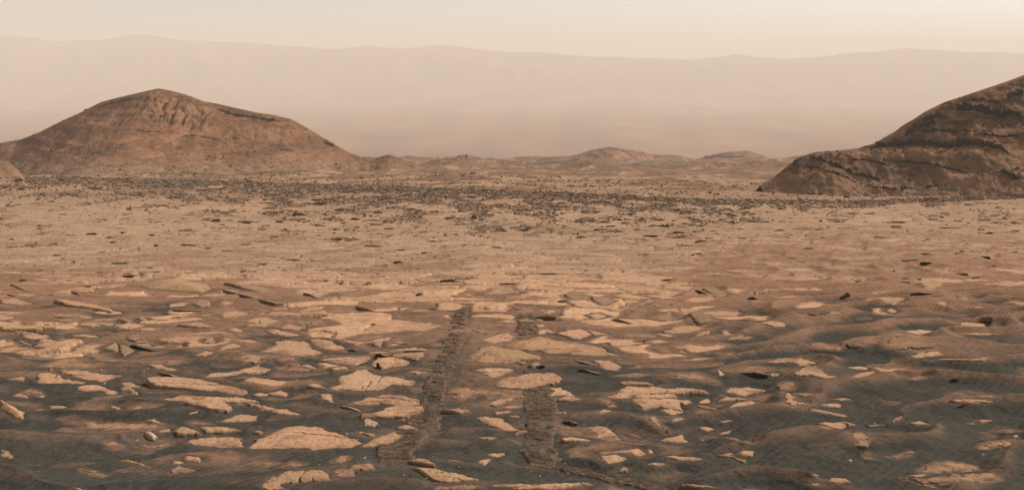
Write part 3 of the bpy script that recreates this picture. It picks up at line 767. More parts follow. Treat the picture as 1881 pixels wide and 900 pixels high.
# ------------------------------------------------------------------ ground sheet
def build_ground():
    dense = np.linspace(-32.5, 32.5, 1000)
    ang = np.radians(np.concatenate([np.linspace(-52, -33, 45), dense, np.linspace(33, 52, 45)]))
    # rows: even in picture height, then opening out
    v = np.linspace(0.56, 0.131, 720)
    Y1 = np.interp(v, (-_PZ[3:2500] / _PY[3:2500])[::-1], _PY[3:2500][::-1])
    rows = np.concatenate([np.linspace(3.5, Y1[0] - 0.1, 14), Y1, np.geomspace(Y1[-1] * 1.004, 1500, 170), np.linspace(1520, 4600, 40)])
    nr, nc = len(rows), len(ang)
    Y = np.repeat(rows[:, None], nc, 1); X = Y * np.tan(ang)[None, :]
    x, y = X.ravel(), Y.ravel()
    z, c = ground(x, y, ap=tuple(a.ravel() for a in apron(X, Y)))
    me = mesh_from('ground', np.stack([x, y, z], 1), grid_quads(nr, nc))
    set_col(me, c)
    o = link('ground', me, M_GROUND)
    tag(o, 'sloping plain of grey-brown sand and tan bedrock running down to the hills', None, kind='structure')
    return o
build_ground()

# ------------------------------------------------------------------ crater floor and rim
def build_far():
    ang = np.radians(np.linspace(-50, 50, 500))
    rows = np.concatenate([np.geomspace(3300, 11000, 150), np.linspace(11050, 18000, 120)])
    nr, nc = len(rows), len(ang)
    Y = np.repeat(rows[:, None], nc, 1); X = Y * np.tan(ang)[None, :]
    x, y = X.ravel(), Y.ravel()
    z = -440 + 10 * fbm(x / 900, y / 1600, 3, 5)
    c = np.array([0.170, 0.066, 0.024]) * (1 + 0.5 * fbm(x / 420, y / 1500, 7, 5))[:, None]
    me = mesh_from('crater_floor', np.stack([x, y, z], 1), grid_quads(nr, nc)); set_col(me, np.clip(c, .03, .8))
    tag(link('crater_floor', me, M_FAR), 'hazy tan crater floor stretching away behind the hills', kind='structure')
    # the rim: skyline traced from the photograph, slopes fall towards us
    sk = [(-700, 95), (-350, 80), (0, 66), (60, 68), (100, 75), (150, 74), (185, 75), (215, 69), (240, 65), (285, 65), (330, 75), (400, 76), (440, 78), (500, 83), (560, 87),
          (620, 91), (680, 85), (740, 89), (800, 83), (870, 90), (930, 96), (1000, 97), (1080, 104), (1150, 107), (1270, 109), (1330, 104), (1350, 100), (1385, 105),
          (1450, 108), (1520, 103), (1590, 96), (1660, 89), (1700, 92), (1760, 95), (1830, 96), (1881, 100), (2200, 96), (2600, 105)]
    R = 14500.0
    us = np.array([p[0] for p in sk], float); vs = np.array([p[1] for p in sk], float)
    ang = np.radians(np.linspace(-44, 44, 700))
    t = np.linspace(0, 1, 130)
    pu = np.tan(ang) * F_PX * 1.02 + PW / 2
    pv = np.interp(pu, us, vs)
    top = np.array([at_y(a, b, R)[2] for a, b in zip(pu, pv)])
    top = top + 16 * fbm(pu / 60, pu * 0, 5, 5, .6)
    D = np.interp(t, [0, 0.72, 1], [10200, R, 18500])[:, None] * np.ones(len(ang))[None, :]
    X = D * np.tan(ang)[None, :]
    prof = np.interp(t, [0, .25, .45, .6, .72, .85, 1], [0, 0.06, .26, .66, 1.0, .7, .2])[:, None]
    rough = fbm(X / 900, D / 1300, 9, 5)
    rid = 1 - np.abs(perlin(X / 620 + 0.5 * rough, D / 2100, 15)) * 1.6
    Z = -450 + (top[None, :] + 450) * prof + (50 * rough + 110 * rid) * (4 * prof * (1 - prof))
    c = np.array([0.19, 0.100, 0.055]) * (1 + 0.55 * rough.ravel())[:, None]
    me = mesh_from('crater_rim', np.stack([X.ravel(), D.ravel(), Z.ravel()], 1), grid_quads(len(t), len(ang))); set_col(me, np.clip(c, .03, .8))
    tag(link('crater_rim_mountains', me, M_FAR), 'long faint mountain rim fading into the dusty sky', kind='structure')
    # low hills out on the floor
    for px, py, w, h, Y in ((1270, 172, 170, 14, 9800), (525, 172, 60, 5, 9000), (600, 158, 110, 8, 10000), (390, 166, 30, 4, 9300)):
        cx, _, cz = at_y(px, py, Y)
        s = Y / F_PX
        n = 60
        g = np.linspace(-1, 1, n)
        U, V = np.meshgrid(g, g)
        zz = h * s * np.clip(1 - np.sqrt(U * U + V * V), 0, 1) ** 0.8 * (0.9 + 0.5 * fbm(U * 2.2, V * 2.2, int(px) % 17, 4)) - 6
        xx, yy = cx + U * w * s * 0.5, Y + V * w * s * 0.5
        me = mesh_from('far_hill', np.stack([xx.ravel(), yy.ravel(), (-440 + zz).ravel()], 1), grid_quads(n, n))
        set_col(me, np.full((n * n, 3), 0.15) * np.array([1.2, 0.9, 0.7]))
        tag(link('far_hill', me, M_FAR), 'faint low hill on the crater floor', kind='structure')
build_far()

# ------------------------------------------------------------------ hills
_BOX = np.array([(-1, -1, -1), (1, -1, -1), (1, 1, -1), (-1, 1, -1), (-1, -1, 1), (1, -1, 1), (1, 1, 1), (-1, 1, 1)], float) * .5
_BQ = np.array([(0, 3, 2, 1), (4, 5, 6, 7), (0, 1, 5, 4), (1, 2, 6, 5), (2, 3, 7, 6), (3, 0, 4, 7)])
def rubble_mesh(name, P, W, D, H, colour, seed, tilt=.25, top=None):
    r = np.random.default_rng(seed)
    n = len(P)
    v = _BOX[None] + r.uniform(-.17, .17, (n, 8, 3))
    v[:, 4:, :2] *= r.uniform(.45, .95, (n, 1, 1))
    v = v * np.stack([W, D, H], 1)[:, None]
    a = r.uniform(0, 6.28, n); ca, sa = np.cos(a)[:, None], np.sin(a)[:, None]
    x, y = v[:, :, 0] * ca - v[:, :, 1] * sa, v[:, :, 0] * sa + v[:, :, 1] * ca
    tx, ty = r.normal(0, tilt, (2, n, 1))
    z = v[:, :, 2] + tx * x + ty * y
    V = np.stack([x, y, z], 2) + P[:, None]
    q = (_BQ[None] + 8 * np.arange(n)[:, None, None]).reshape(-1, 4)
    me = mesh_from(name, V.reshape(-1, 3), q, smooth=False)
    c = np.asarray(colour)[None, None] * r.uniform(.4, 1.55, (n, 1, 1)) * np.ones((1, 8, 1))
    if top is not None: c[:, 4:] = lerp(c[:, 4:], np.asarray(top) * r.uniform(.8, 1.1, (n, 1, 1)), r.uniform(.3, 1.0, (n, 1, 1)))  # dusted pale tops; the dark lower corners hold painted side shade
    set_col(me, np.clip(c.reshape(-1, 3), .02, .85))
    return me

def build_hill(name, label, sk, Yc, bow, slopes, seed, colour, res, depth, gully=0.0, strata=(0, 1), ledges=(), rough=1.0, blocks=0, ledge_col=(.10, .07, .052), block_col=(.14, .092, .066), foot=None, scarp=None, crag=None, bsize=.75, low=0):
    us = np.array([p[0] for p in sk], float); vs = np.array([p[1] for p in sk], float)
    apex = us[np.argmin(vs)]
    xs0 = at_y(us[0], vs[0], Yc)[0]; xs1 = at_y(us[-1], vs[-1], Yc)[0]
    nx, ny = res
    xs = np.linspace(xs0, xs1, nx)
    xa = at_y(apex, vs.min(), Yc)[0]
    W = xs1 - xs0
    Yr = Yc + bow * ((xs - xa) / (0.5 * W)) ** 2 / (1 + 0.35 * ((xs - xa) / (0.5 * W)) ** 2)
    a = xs / Yr * F_PX + PW / 2
    for _ in range(6):
        v = np.interp(a, us, vs)
        dirY = CP - (v - PH / 2) / F_PX * SP
        a = xs / Yr * dirY * F_PX + PW / 2
    v = np.interp(a, us, vs)
    zr = (-SP - (v - PH / 2) / F_PX * CP) / (CP - (v - PH / 2) / F_PX * SP) * Yr
    t = np.concatenate([np.linspace(-depth[1], 0, ny // 4)[:-1], np.linspace(0, 1, ny) ** 1.15 * depth[0]])   # back .. crest .. front
    t = t[::-1]                                           # rows from the front (near) to the back
    X = np.repeat(xs[None, :], len(t), 0); T = np.repeat(t[:, None], nx, 1)
    Y = Yr[None, :] - T
    s1, s2, run = slopes                                  # slope at the crest, at the foot, distance over which it eases
    Tf = np.maximum(T, 0)
    drop = s2 * Tf + (s1 - s2) * run * (1 - np.exp(-Tf / run))
    drop = np.where(T < 0, -T * 0.5, drop)
    Z = zr[None, :] - drop
    H = np.clip(drop / 30.0, 0, 1)
    fade = sstep(0.0, 4.0, np.abs(T) * np.ones_like(Z)) * 1.0
    sc = Yc / 500.0
    warp = 6 * sc * fbm(X / (26 * sc), T / (40 * sc), seed, 3)
    if gully:
        g = np.abs(perlin((X + warp) / (13 * sc), T / (70 * sc), seed + 2)) + 0.5 * np.abs(perlin((X + warp) / (5.5 * sc), T / (30 * sc), seed + 3))
        Z = Z + gully * (g - 0.45) * sstep(1, 14 * sc, T) * (1 - sstep(30 * sc, 75 * sc, T))
    scar = np.zeros_like(Z)
    if scarp:                                             # eroded upper face: sharp gullies below the crest
        xm, xw, amp = (at_y(scarp[0], 200, Yc)[0], scarp[1] * Yc / F_PX, scarp[2])
        g = np.abs(perlin((X + .2 * T + .5 * warp + 3 * fbm(X / 9, T / 9, seed + 39, 3)) / 9.5, T / 30, seed + 31)) + .45 * np.abs(perlin((X + .2 * T + .5 * warp) / 4.0, T / 22, seed + 33))
        scar = np.exp(-((X - xm - .12 * T) / xw) ** 2) * sstep(2, 9, T) * (1 - sstep(20, 36, T))
        g = g + .5 * np.abs(fbm((X + .15 * T) / 2.8, T / 15, seed + 35, 3)) + .25 * fbm(X / 11, T / 9, seed + 37, 3)
        Z = Z + amp * (g - .6) * scar
    if strata[0]:
        zz = (Z + 1.5 * sc * fbm(X / (40 * sc), Y / (40 * sc), seed + 5, 3)) / strata[1]
        fr = zz - np.floor(zz)
        Z = Z + strata[0] * (sstep(0.0, 0.75, fr) - fr) * sstep(2 * sc, 8 * sc, T)
    Z = Z + rough * fade * (1.0 * fbm(X / (18 * sc), Y / (18 * sc), seed + 8, 3) + 0.30 * fbm(X / (3.2 * sc), Y / (3.2 * sc), seed + 11, 4))
    cragm = np.zeros_like(Z)
    if crag:                                              # broken dark beds high on the slope
        zc = Z + 2.0 * fbm(X / 22, Y / 22, seed + 61, 3)
        q = fbm(X / 7, zc / 1.6, seed + 63, 4)
        cragm = .8 * sstep(crag[0] - 2, crag[0] + 2, zc) * sstep(-.05, .35, q + .25 * np.sin(zc * 1.15)) * sstep(.5, 3, T)
        Z = Z + crag[1] * cragm * (.4 + fbm(X / 2.2, Y / 2.2, seed + 65, 3))
    n1 = fbm(X / (30 * sc), Z / (6 * sc), seed + 14, 4); n2 = fbm(X / (4 * sc), Z / (1.4 * sc), seed + 17, 4)
    c = np.asarray(colour)[None, None, :] * (1 + 0.25 * n1 + 0.28 * n2)[:, :, None]
    c = lerp(c, np.array([0.30, 0.165, 0.10]), (0.4 * sstep(0.1, 0.6, n1))[:, :, None])
    c = lerp(c, np.array([0.115, 0.085, 0.066]), (0.4 * sstep(0.1, 0.6, -n1))[:, :, None])
    c = lerp(c, np.array([.27, .130, .070]) * (1 + .15 * n2)[:, :, None], (.8 * scar)[:, :, None])
    c = lerp(c, np.array([.060, .042, .032]), (.85 * cragm)[:, :, None])
    gap = Z - base(X, Y) + .8 * sc * n2 + 1.2 * sc * n1       # hill wash grades into the plain
    c = lerp(c, lerp(RED, PLAIN, .45) * (1 + .3 * n2)[:, :, None], (.85 * (1 - sstep(.2 * sc, 8.5 * sc, gap)))[:, :, None])
    if foot:
        f = sstep(foot[0], foot[1], T + 12 * sc * n1)[:, :, None]
        c = lerp(c, lerp(RED, PLAIN, .25) * (1 + .35 * n2)[:, :, None], f * .8)
    me = mesh_from(name, np.stack([X.ravel(), Y.ravel(), Z.ravel()], 1), grid_quads(len(t), nx))
    set_col(me, np.clip(c.reshape(-1, 3), 0.02, 0.8))
    o = link(name, me, M_HILL)
    tag(o, label, kind='structure')
    front = T.ravel() >= 0
    hx, hy, hz = X.ravel()[front], Y.ravel()[front], Z.ravel()[front]
    de = hy * CP - hz * SP
    hu = hx / de * F_PX + PW / 2; hv = PH / 2 - (hy * SP + hz * CP) / de * F_PX
    rr = random.Random(seed)
    for th, line in ledges:                               # dark beds of harder rock breaking out of the slope
        L_ = np.array(line, float)
        s = np.concatenate([[0], np.cumsum(np.hypot(np.diff(L_[:, 0]), np.diff(L_[:, 1])))])
        n = max(int(s[-1] / 2.0), 8)
        si = np.linspace(0, s[-1], n)
        lu, lv = np.interp(si, s, L_[:, 0]), np.interp(si, s, L_[:, 1])
        lv = lv + 1.2 * fbm(si / 14, si * 0, seed + 3, 3)
        k = np.array([np.argmin((hu - a_) ** 2 + (hv - b_) ** 2) for a_, b_ in zip(lu, lv)])
        P = np.stack([hx[k], hy[k], hz[k]], 1)
        for _ in range(2): P[1:-1] = .25 * P[:-2] + .5 * P[1:-1] + .25 * P[2:]
        m = Yc / F_PX
        hgt = .95 * th * m * (.35 + .9 * np.clip(.5 + fbm(si / 9, si * 0 + 4, seed + 6, 3), 0, 1)) * sstep(0, .12, si / s[-1]) * sstep(1.0, .85, si / s[-1]) + .05
        out = hgt * (.25 + .35 * np.abs(perlin(si / 4, si * 0 + 9, seed)))
        rows_ = []
        for (oy, oz) in ((3.2, .75), (.2, .75), (-.9, .55), (-1.0, .05), (-.55, -.45), (1.6, -.6)):
            jx = RNG.normal(0, .10 * m, n); jy = RNG.normal(0, .07, n) * hgt; jz = RNG.normal(0, .05, n) * hgt
            rows_.append(np.stack([P[:, 0] + jx, P[:, 1] + oy * out + jy, P[:, 2] + oz * hgt + jz], 1))
        V_ = np.concatenate(rows_[::-1])
        lm = mesh_from('rock_ledge', V_, grid_quads(6, n), smooth=False)
        set_col(lm, np.array(ledge_col)[None] * RNG.uniform(.75, 1.3, (len(V_), 1)))
        link('rock_ledge', lm, M_HILL, o)
    if blocks:
        w_ = np.clip(.35 + fbm(hx / (15 * sc), hy / (15 * sc), seed + 22, 3), .02, 1) ** 2 * (hy - hy.min() > 0)
        vis = ((hu > -60) & (hu < 1940)) * np.where(T.ravel()[front] > low, 1.0, .15)
        w_ = w_ * vis / (w_ * vis).sum()
        pick = np.random.default_rng(seed).choice(len(hx), blocks, p=w_)
        P = np.stack([hx[pick] + RNG.normal(0, .3 * sc, blocks), hy[pick], hz[pick]], 1)
        W_ = Yc / F_PX * np.minimum(RNG.lognormal(bsize, .55, blocks), 4.5); H_ = W_ * RNG.uniform(.3, .6, blocks)
        rm = rubble_mesh('rubble', P, W_, W_ * RNG.uniform(.6, 1, blocks), H_, block_col, seed)
        r_ = link('rubble', rm, M_DARK, o); r_['kind'] = 'stuff'
    return o, (X, Y, Z)

BUTTE = [(-260, 300), (-120, 283), (-40, 268), (0, 263), (40, 256), (75, 242), (110, 224), (150, 206), (185, 188), (215, 180), (250, 172), (275, 166), (292, 163), (320, 168), (350, 177), (375, 187),
         (400, 191), (430, 198), (470, 207), (505, 212), (535, 219), (560, 233), (590, 251), (610, 263), (640, 280), (665, 289), (690, 291), (705, 286), (716, 284), (735, 291), (765, 302), (800, 318), (860, 345)]
build_hill('hill', 'broad reddish-brown butte with a pointed top rising behind the plain', BUTTE, 520, 26, (0.62, 0.16, 52), 21, (0.212, 0.102, 0.056), (620, 330), (190, 60), gully=1.2, strata=(1.0, 4.2), scarp=(332, 50, 7.0), blocks=5200, bsize=.45, low=30, foot=(52, 115), rough=.8,
           ledges=((6.5, ((396, 201), (418, 208), (440, 213), (460, 214), (490, 220), (520, 224))), (4.5, ((182, 197), (203, 191), (227, 185), (252, 180))), (3, ((38, 259), (60, 257), (82, 259))), (6, ((598, 262), (606, 266), (614, 270))), (4, ((515, 277), (528, 276), (538, 279))), (2, ((330, 252), (360, 250), (385, 253), (408, 257))), (2, ((250, 240), (272, 243), (300, 242)))))
RIGHT = [(1310, 372), (1350, 362), (1380, 350), (1402, 338), (1422, 325), (1442, 309), (1465, 291), (1480, 285), (1500, 279), (1540, 277), (1580, 272), (1605, 264), (1630, 250), (1650, 238), (1680, 218), (1700, 205), (1735, 188),
         (1760, 180), (1790, 170), (1820, 160), (1850, 150), (1881, 138), (1950, 112), (2100, 75), (2300, 60)]
build_hill('hill', 'tall dark layered hillside with rock ledges at the edge of the view', RIGHT, 320, -36, (0.60, 0.27, 32), 41, (0.190, 0.100, 0.059), (660, 340), (120, 60), gully=0.9, strata=(2.2, 5.5), rough=1.25, blocks=5200, bsize=.5, crag=(-20, 1.3), foot=(62, 95), block_col=(.115, .08, .06), ledge_col=(.05, .035, .027),
           ledges=((9, ((1590, 273), (1610, 270), (1640, 269), (1665, 266), (1690, 263), (1720, 269), (1745, 271), (1770, 264), (1800, 267), (1830, 272), (1850, 280), (1868, 292))), (9, ((1662, 249), (1680, 240), (1700, 231), (1720, 225))),
                   (12, ((1750, 200), (1775, 201), (1800, 203), (1830, 212), (1862, 212), (1885, 218))), (6, ((1484, 286), (1500, 293), (1520, 300), (1545, 309), (1565, 319), (1595, 326), (1626, 332))),
                   (8, ((1838, 314), (1855, 326), (1872, 331))), (4, ((1698, 345), (1712, 343), (1724, 341))), (9, ((1850, 178), (1868, 175), (1885, 172))), (7, ((1700, 220), (1718, 213), (1734, 216))), (3.5, ((1640, 296), (1680, 299), (1720, 304), (1760, 314), (1785, 322))), (3, ((1478, 304), (1510, 312), (1545, 322), (1575, 336))), (3, ((1560, 292), (1600, 296), (1640, 306))),
                   (5, ((1690, 243), (1720, 240), (1755, 244), (1790, 240))), (4, ((1800, 246), (1840, 252), (1880, 250))), (3, ((1600, 344), (1640, 348), (1680, 345))), (5, ((1780, 184), (1815, 186), (1850, 194)))))
build_hill('hill', 'low reddish outcrop cut off by the left edge of the picture', [(-120, 318), (-60, 300), (-25, 290), (0, 293), (10, 303), (18, 314), (30, 324)], 330, 2, (0.6, .3, 8), 101, (.17, .088, .055), (90, 60), (20, 10), rough=1.2, strata=(.8, 2.2), blocks=60)
H1 = [(740, 330), (760, 312), (775, 300), (800, 293), (830, 288), (860, 286), (885, 289), (905, 299), (925, 310), (960, 330)]
H2 = [(880, 325), (905, 305), (925, 298), (945, 289), (965, 287), (1000, 288), (1040, 287), (1060, 284), (1085, 276), (1120, 270), (1160, 276), (1200, 284), (1240, 285), (1270, 291), (1300, 302), (1340, 325)]
H3 = [(1235, 320), (1260, 300), (1280, 292), (1310, 284), (1340, 279), (1375, 277), (1395, 284), (1415, 292), (1440, 293), (1460, 300), (1490, 330)]
H4 = [(1430, 320), (1445, 296), (1455, 290), (1475, 285), (1490, 290), (1530, 320)]
build_hill('hill', 'low rounded red hill just beyond the foot of the butte', H1, 900, 10, (0.4, 0.12, 50), 61, (0.25, 0.122, 0.070), (200, 120), (160, 60), rough=2.2, gully=1.5, strata=(2.0, 5.0), blocks=250)
build_hill('hill', 'wide low red hill in the middle distance with a small knob on top', H2, 1150, 20, (0.3, 0.10, 60), 71, (0.245, 0.120, 0.070), (360, 150), (260, 80), rough=2.4, gully=1.6, strata=(2.4, 6.0), blocks=500)
build_hill('hill', 'small flat-topped hill between the wide red hill and the layered hillside', H3, 1250, 10, (0.35, 0.10, 50), 81, (0.245, 0.120, 0.070), (200, 120), (200, 80), rough=2.2, gully=1.5, strata=(2.4, 6.0), blocks=250, ledges=((2.5, ((1290, 289), (1315, 287), (1345, 289), (1375, 287))),))
build_hill('hill', 'tiny dark knob peeping over the foot of the layered hillside', H4, 1050, 4, (0.5, 0.15, 30), 91, (0.16, 0.100, 0.070), (70, 50), (110, 40), rough=1.2)


# ------------------------------------------------------------------ rocks as objects
LIFT = {'p': .024, 'c': .05, 's': .02, 'v': .025, 'b': .20, 'b2': .09, 'g2': .035, 'w': .06}
KINDNAME = {'p': 'flat_rock', 'c': 'raised_rock', 's': 'sandy_rock', 'v': 'dusty_rock', 'b': 'block_rock', 'b2': 'stick_rock', 'g2': 'speckled_rock', 'w': 'white_stone', 'd': 'dark_rock', 'g': 'grey_rock'}

def build_slab(p, seed):
    s = p.Y / F_PX
    gz = max(0.08, -(float(base(np.array([0.]), np.array([p.Y]))[0])) / p.Y)
    dx = 1.05 * s; dy = 0.75 * s / gz
    minor = min(p.size, p.depth)
    m = 0.06 + 0.05 * minor
    lo, hi = p.poly.min(0) - m, p.poly.max(0) + m
    nx = int(np.clip((hi[0] - lo[0]) / dx, 14, 300)); ny = int(np.clip((hi[1] - lo[1]) / dy, 12, 130))
    X, Y = np.meshgrid(np.linspace(lo[0], hi[0], nx), np.linspace(lo[1], hi[1], ny))
    d = sdf(X, Y, p.poly)
    k = p.kind
    far = 1 + max(0, p.Y - 20) / 22.0
    if k in 'sv': far = 1 + max(0, p.Y - 20) / 40.0
    lift = LIFT[k] * far * (0.8 + 0.4 * random.random())
    if k in ('b', 'b2', 'w'): lift = LIFT[k] * (1 if p.Y < 30 else 1.35)
    lift = min(lift, .13 * minor)
    if k == 'b': lift = LIFT[k] * (1 if p.Y < 30 else 1.5)
    ra = {'s': .20, 'v': .16, 'p': .035, 'c': .03}.get(k, .03) * min(minor, 1.2)
    dn = d + ra * fbm(X / (0.25 * minor + .1), Y / (0.25 * minor + .1), seed, 4, 0.6) + (0.03 if k == 's' else 0.010 if k in 'pv' else 0.002) * fbm(X / 0.08, Y / 0.16, seed + 5, 2)
    _, _, rc, _, _ = cells((X + .08 * perlin(X / .2, Y / .25, seed + 71)) / (.16 * minor + .12), Y / (.2 * minor + .14), seed % 50)
    dn = dn + ({'p': .11, 'v': .14, 's': .12, 'c': .05}.get(k, .03) * min(minor, 1.3)) * (rc(7) - .62)
    w = {'c': .25, 'b': .4, 'b2': .5, 'w': .3, 'g2': .5}.get(k, 0.0) * lift
    if k == 'p': w = 0.02 + 0.04 * minor
    if k in 'sv': w = 0.06 + 0.15 * minor
    if k == 'b': w = 0.22 * minor
    if k == 'b2': w = 0.30 * minor
    prof = 1 - np.exp(-np.maximum(dn, 0) / w)
    cx, cy = p.poly.mean(0)
    tx, ty = (random.random() - .5) * .07, .02 + random.random() * .05
    if k in 'sv': tx *= .4; ty *= .4
    u, v = X - cx, Y - cy
    z = p.h0 + lift * prof * (1 + 0.22 * fbm(u / (0.4 * minor + .1), v / (0.4 * minor + .1), seed + 9, 3)) + (tx * u + ty * v) * np.clip(prof * 1.6, 0, 1) * min(1.0, 0.35 / max(p.depth * .05, .01) * .3)
    z = z + np.where(dn < 0, np.maximum(dn * (2.5 if k in 'cb' else 1.2), -0.16), 0)
    z = z + 0.010 * fbm(X / 0.16, Y / 0.2, seed + 13, 3) * (dn > 0)
    # cracks
    crack = np.zeros_like(z)
    if k in 'pcv' and p.size > 0.9:
        for c in range(random.choice((0, 1, 1, 2)) if p.size < 2 else random.choice((1, 2, 3))):
            a = random.choice((random.uniform(-.3, .3), random.uniform(.9, 2.2)))
            q = (random.uniform(-.3, .3) * p.size, random.uniform(-.3, .3) * p.depth)
            l = (u - q[0]) * math.sin(a) - (v - q[1]) * math.cos(a) + 0.10 * fbm(u / .5, v / .5, seed + 20 + c, 3)
            lw = 0.016 + 0.25 * s + 0.012 * perlin(u / .4, v / .4, seed + 33)
            g = np.exp(-(l / np.maximum(lw, .006)) ** 2) * sstep(-.15, .1, fbm(u / 1.1, v / 1.1, seed + 41 + c, 2) + .12)
            crack = np.maximum(crack, g)
        z = z - 0.045 * crack
    z = z + base(X, Y)
    n = fbm(X / .35, Y / .4, seed + 50, 4); n2 = fbm(X / 1.3, Y / 1.6, seed + 55, 3)
    b0 = {'g2': np.array([.28, .172, .106]), 'w': np.array([.42, .28, .18]), 'v': lerp(VENEER, ROCK, .42), 'b': np.array([.42, .24, .135])}.get(k, ROCK)
    b0 = lerp(b0, lerp(PLAIN, b0, .45), sstep(30, 55, p.Y)) if k != 'w' else b0
    b0 = b0 * random.uniform(.84, 1.08) * np.array([1, random.uniform(.96, 1.03), random.uniform(.93, 1.05)])
    c = b0[None, None] * (1 + .07 * n + .07 * n2)[:, :, None]
    pit = sstep(.62, .85, fbm(X / .11, Y / .10, seed + 81, 2) + .55 * n2)
    c = c * (1 - .55 * pit)[:, :, None]
    vm = sstep(.25, .75, n2 + .35 * n + (.3 if k == 'v' else .05))[:, :, None]
    c = lerp(c, VENEER, .65 * vm)
    ew = {'s': .30, 'v': .30, 'p': .09}.get(k, .04) * minor + .006
    e = np.exp(-np.maximum(dn, 0) / ew) * (0.8 if k in 'sv' else 0.6) * (1 + .7 * n + .5 * n2)
    c = lerp(c, lerp(VENEER, SAND2, .5), np.clip(e, 0, 1)[:, :, None])
    c = lerp(c, SAND2, sstep(.002, -.03, dn)[:, :, None])
    c = lerp(c, SAND2 * .7, (.8 * crack)[:, :, None])
    q = grid_quads(ny, nx)
    keep = (dn.ravel() > -m * .98)[q].any(1)
    q = q[keep]
    used = np.unique(q); ix = np.full(nx * ny, -1); ix[used] = np.arange(len(used))
    org = np.array([cx, cy, float(base(np.array([cx]), np.array([cy]))[0]) + p.h0])
    V = np.stack([X.ravel(), Y.ravel(), z.ravel()], 1)[used] - org
    me = mesh_from(KINDNAME[k], V, ix[q]); set_col(me, np.clip(c.reshape(-1, 3)[used], .02, .85))
    o = link(KINDNAME[k], me, M_ROCK); o.location = org
    return o

def hull_mesh(name, pts, seed, jit=0.0, cuts=0):
    bm = bmesh.new()
    vs = [bm.verts.new(p) for p in pts]
    r = bmesh.ops.convex_hull(bm, input=vs)
    dead = [g for g in r['geom_interior'] + r['geom_unused'] if isinstance(g, bmesh.types.BMVert)]
    bmesh.ops.delete(bm, geom=list(set(dead)), context='VERTS')
    if cuts:
        bmesh.ops.subdivide_edges(bm, edges=bm.edges[:], cuts=cuts, use_grid_fill=True)
        rr = random.Random(seed)
        for v in bm.verts:
            v.co += Vector((rr.uniform(-1, 1), rr.uniform(-1, 1), rr.uniform(-1, 1))) * jit
    bmesh.ops.recalc_face_normals(bm, faces=bm.faces[:])
    me = bpy.data.meshes.new(name); bm.to_mesh(me); bm.free()
    return me

def build_blade(p, seed):
    rr = random.Random(seed)
    q = p.px
    x0, x1 = q[:, 0].min(), q[:, 0].max()
    us = np.linspace(x0 + .02 * (x1 - x0), x1 - .02 * (x1 - x0), 8)
    lo, up = [], []
    for u in us:                                             # lower and upper outline at u
        vs = []
        for i in range(len(q)):
            (ax, ay), (bx, by) = q[i], q[(i + 1) % len(q)]
            if (ax - u) * (bx - u) <= 0 and ax != bx: vs.append(ay + (by - ay) * (u - ax) / (bx - ax))
        lo.append(max(vs)); up.append(min(vs))
    lo, up = np.array(lo), np.array(up)
    lo = np.polyval(np.polyfit(us, lo, 1), us) + .5          # the foot is a straight line on the ground
    hp = np.maximum(lo - up, 1.0)
    h0 = 0.1
    for _ in range(5):
        cx, cy = to_ground(us.mean(), lo.mean(), h0)
        h0 += .6 * (float(flat_level(np.array([cx]), np.array([cy]))[0]) - h0)
    gx, gy = to_ground_many(us, lo, h0)
    wid = math.hypot(gx[-1] - gx[0], gy[-1] - gy[0])
    nx_, ny_ = -(gy[-1] - gy[0]) / wid, (gx[-1] - gx[0]) / wid   # away from the viewer
    dep = min((x1 - x0) * cy / F_PX, wid) * rr.uniform(.4, .7)
    if p.kind == 'g': dep *= .6; hp = np.minimum(hp, (.16 if x1 - x0 < 60 else .055) * (x1 - x0))
    lean = rr.uniform(-.15, .2)
    pts = []
    for X, Y, h in zip(gx, gy, hp):
        gz = float(base(np.array([X]), np.array([Y]))[0]) + h0
        hg = h * Y / F_PX
        j = rr.uniform(-.05, .05) * dep
        pts.append((X + nx_ * j, Y + ny_ * j, gz + hg)); pts.append((X, Y, gz - .12))
        k = dep * rr.uniform(.65, 1.0)
        pts.append((X + nx_ * k + lean * dep, Y + ny_ * k, gz + hg * rr.uniform(.1, .4) - k * .13)); pts.append((X + nx_ * dep, Y + ny_ * dep, gz - .2 - dep * .13))
    top = 0
    org = np.array([cx, cy, float(base(np.array([cx]), np.array([cy]))[0]) + h0])
    pts = [tuple(np.array(q) - org) for q in pts]
    me = hull_mesh(KINDNAME[p.kind], pts, seed, jit=.02 * dep, cuts=1)
    c = np.array([.055, .043, .035]) if p.kind == 'd' else np.array([.19, .130, .090])  # dark kind: shade of the viewer-facing sides is put into the colour
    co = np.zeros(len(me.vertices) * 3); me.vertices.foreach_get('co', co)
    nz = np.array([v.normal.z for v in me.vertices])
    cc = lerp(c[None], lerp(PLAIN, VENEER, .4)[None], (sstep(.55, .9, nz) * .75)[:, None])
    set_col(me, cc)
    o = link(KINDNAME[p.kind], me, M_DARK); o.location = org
    return o

THINGS = []
for i, p in enumerate(PATCHES):
    p.o = build_slab(p, 100 + i * 7); THINGS.append(p)
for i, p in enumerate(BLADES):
    p.o = build_blade(p, 900 + i); THINGS.append(p)

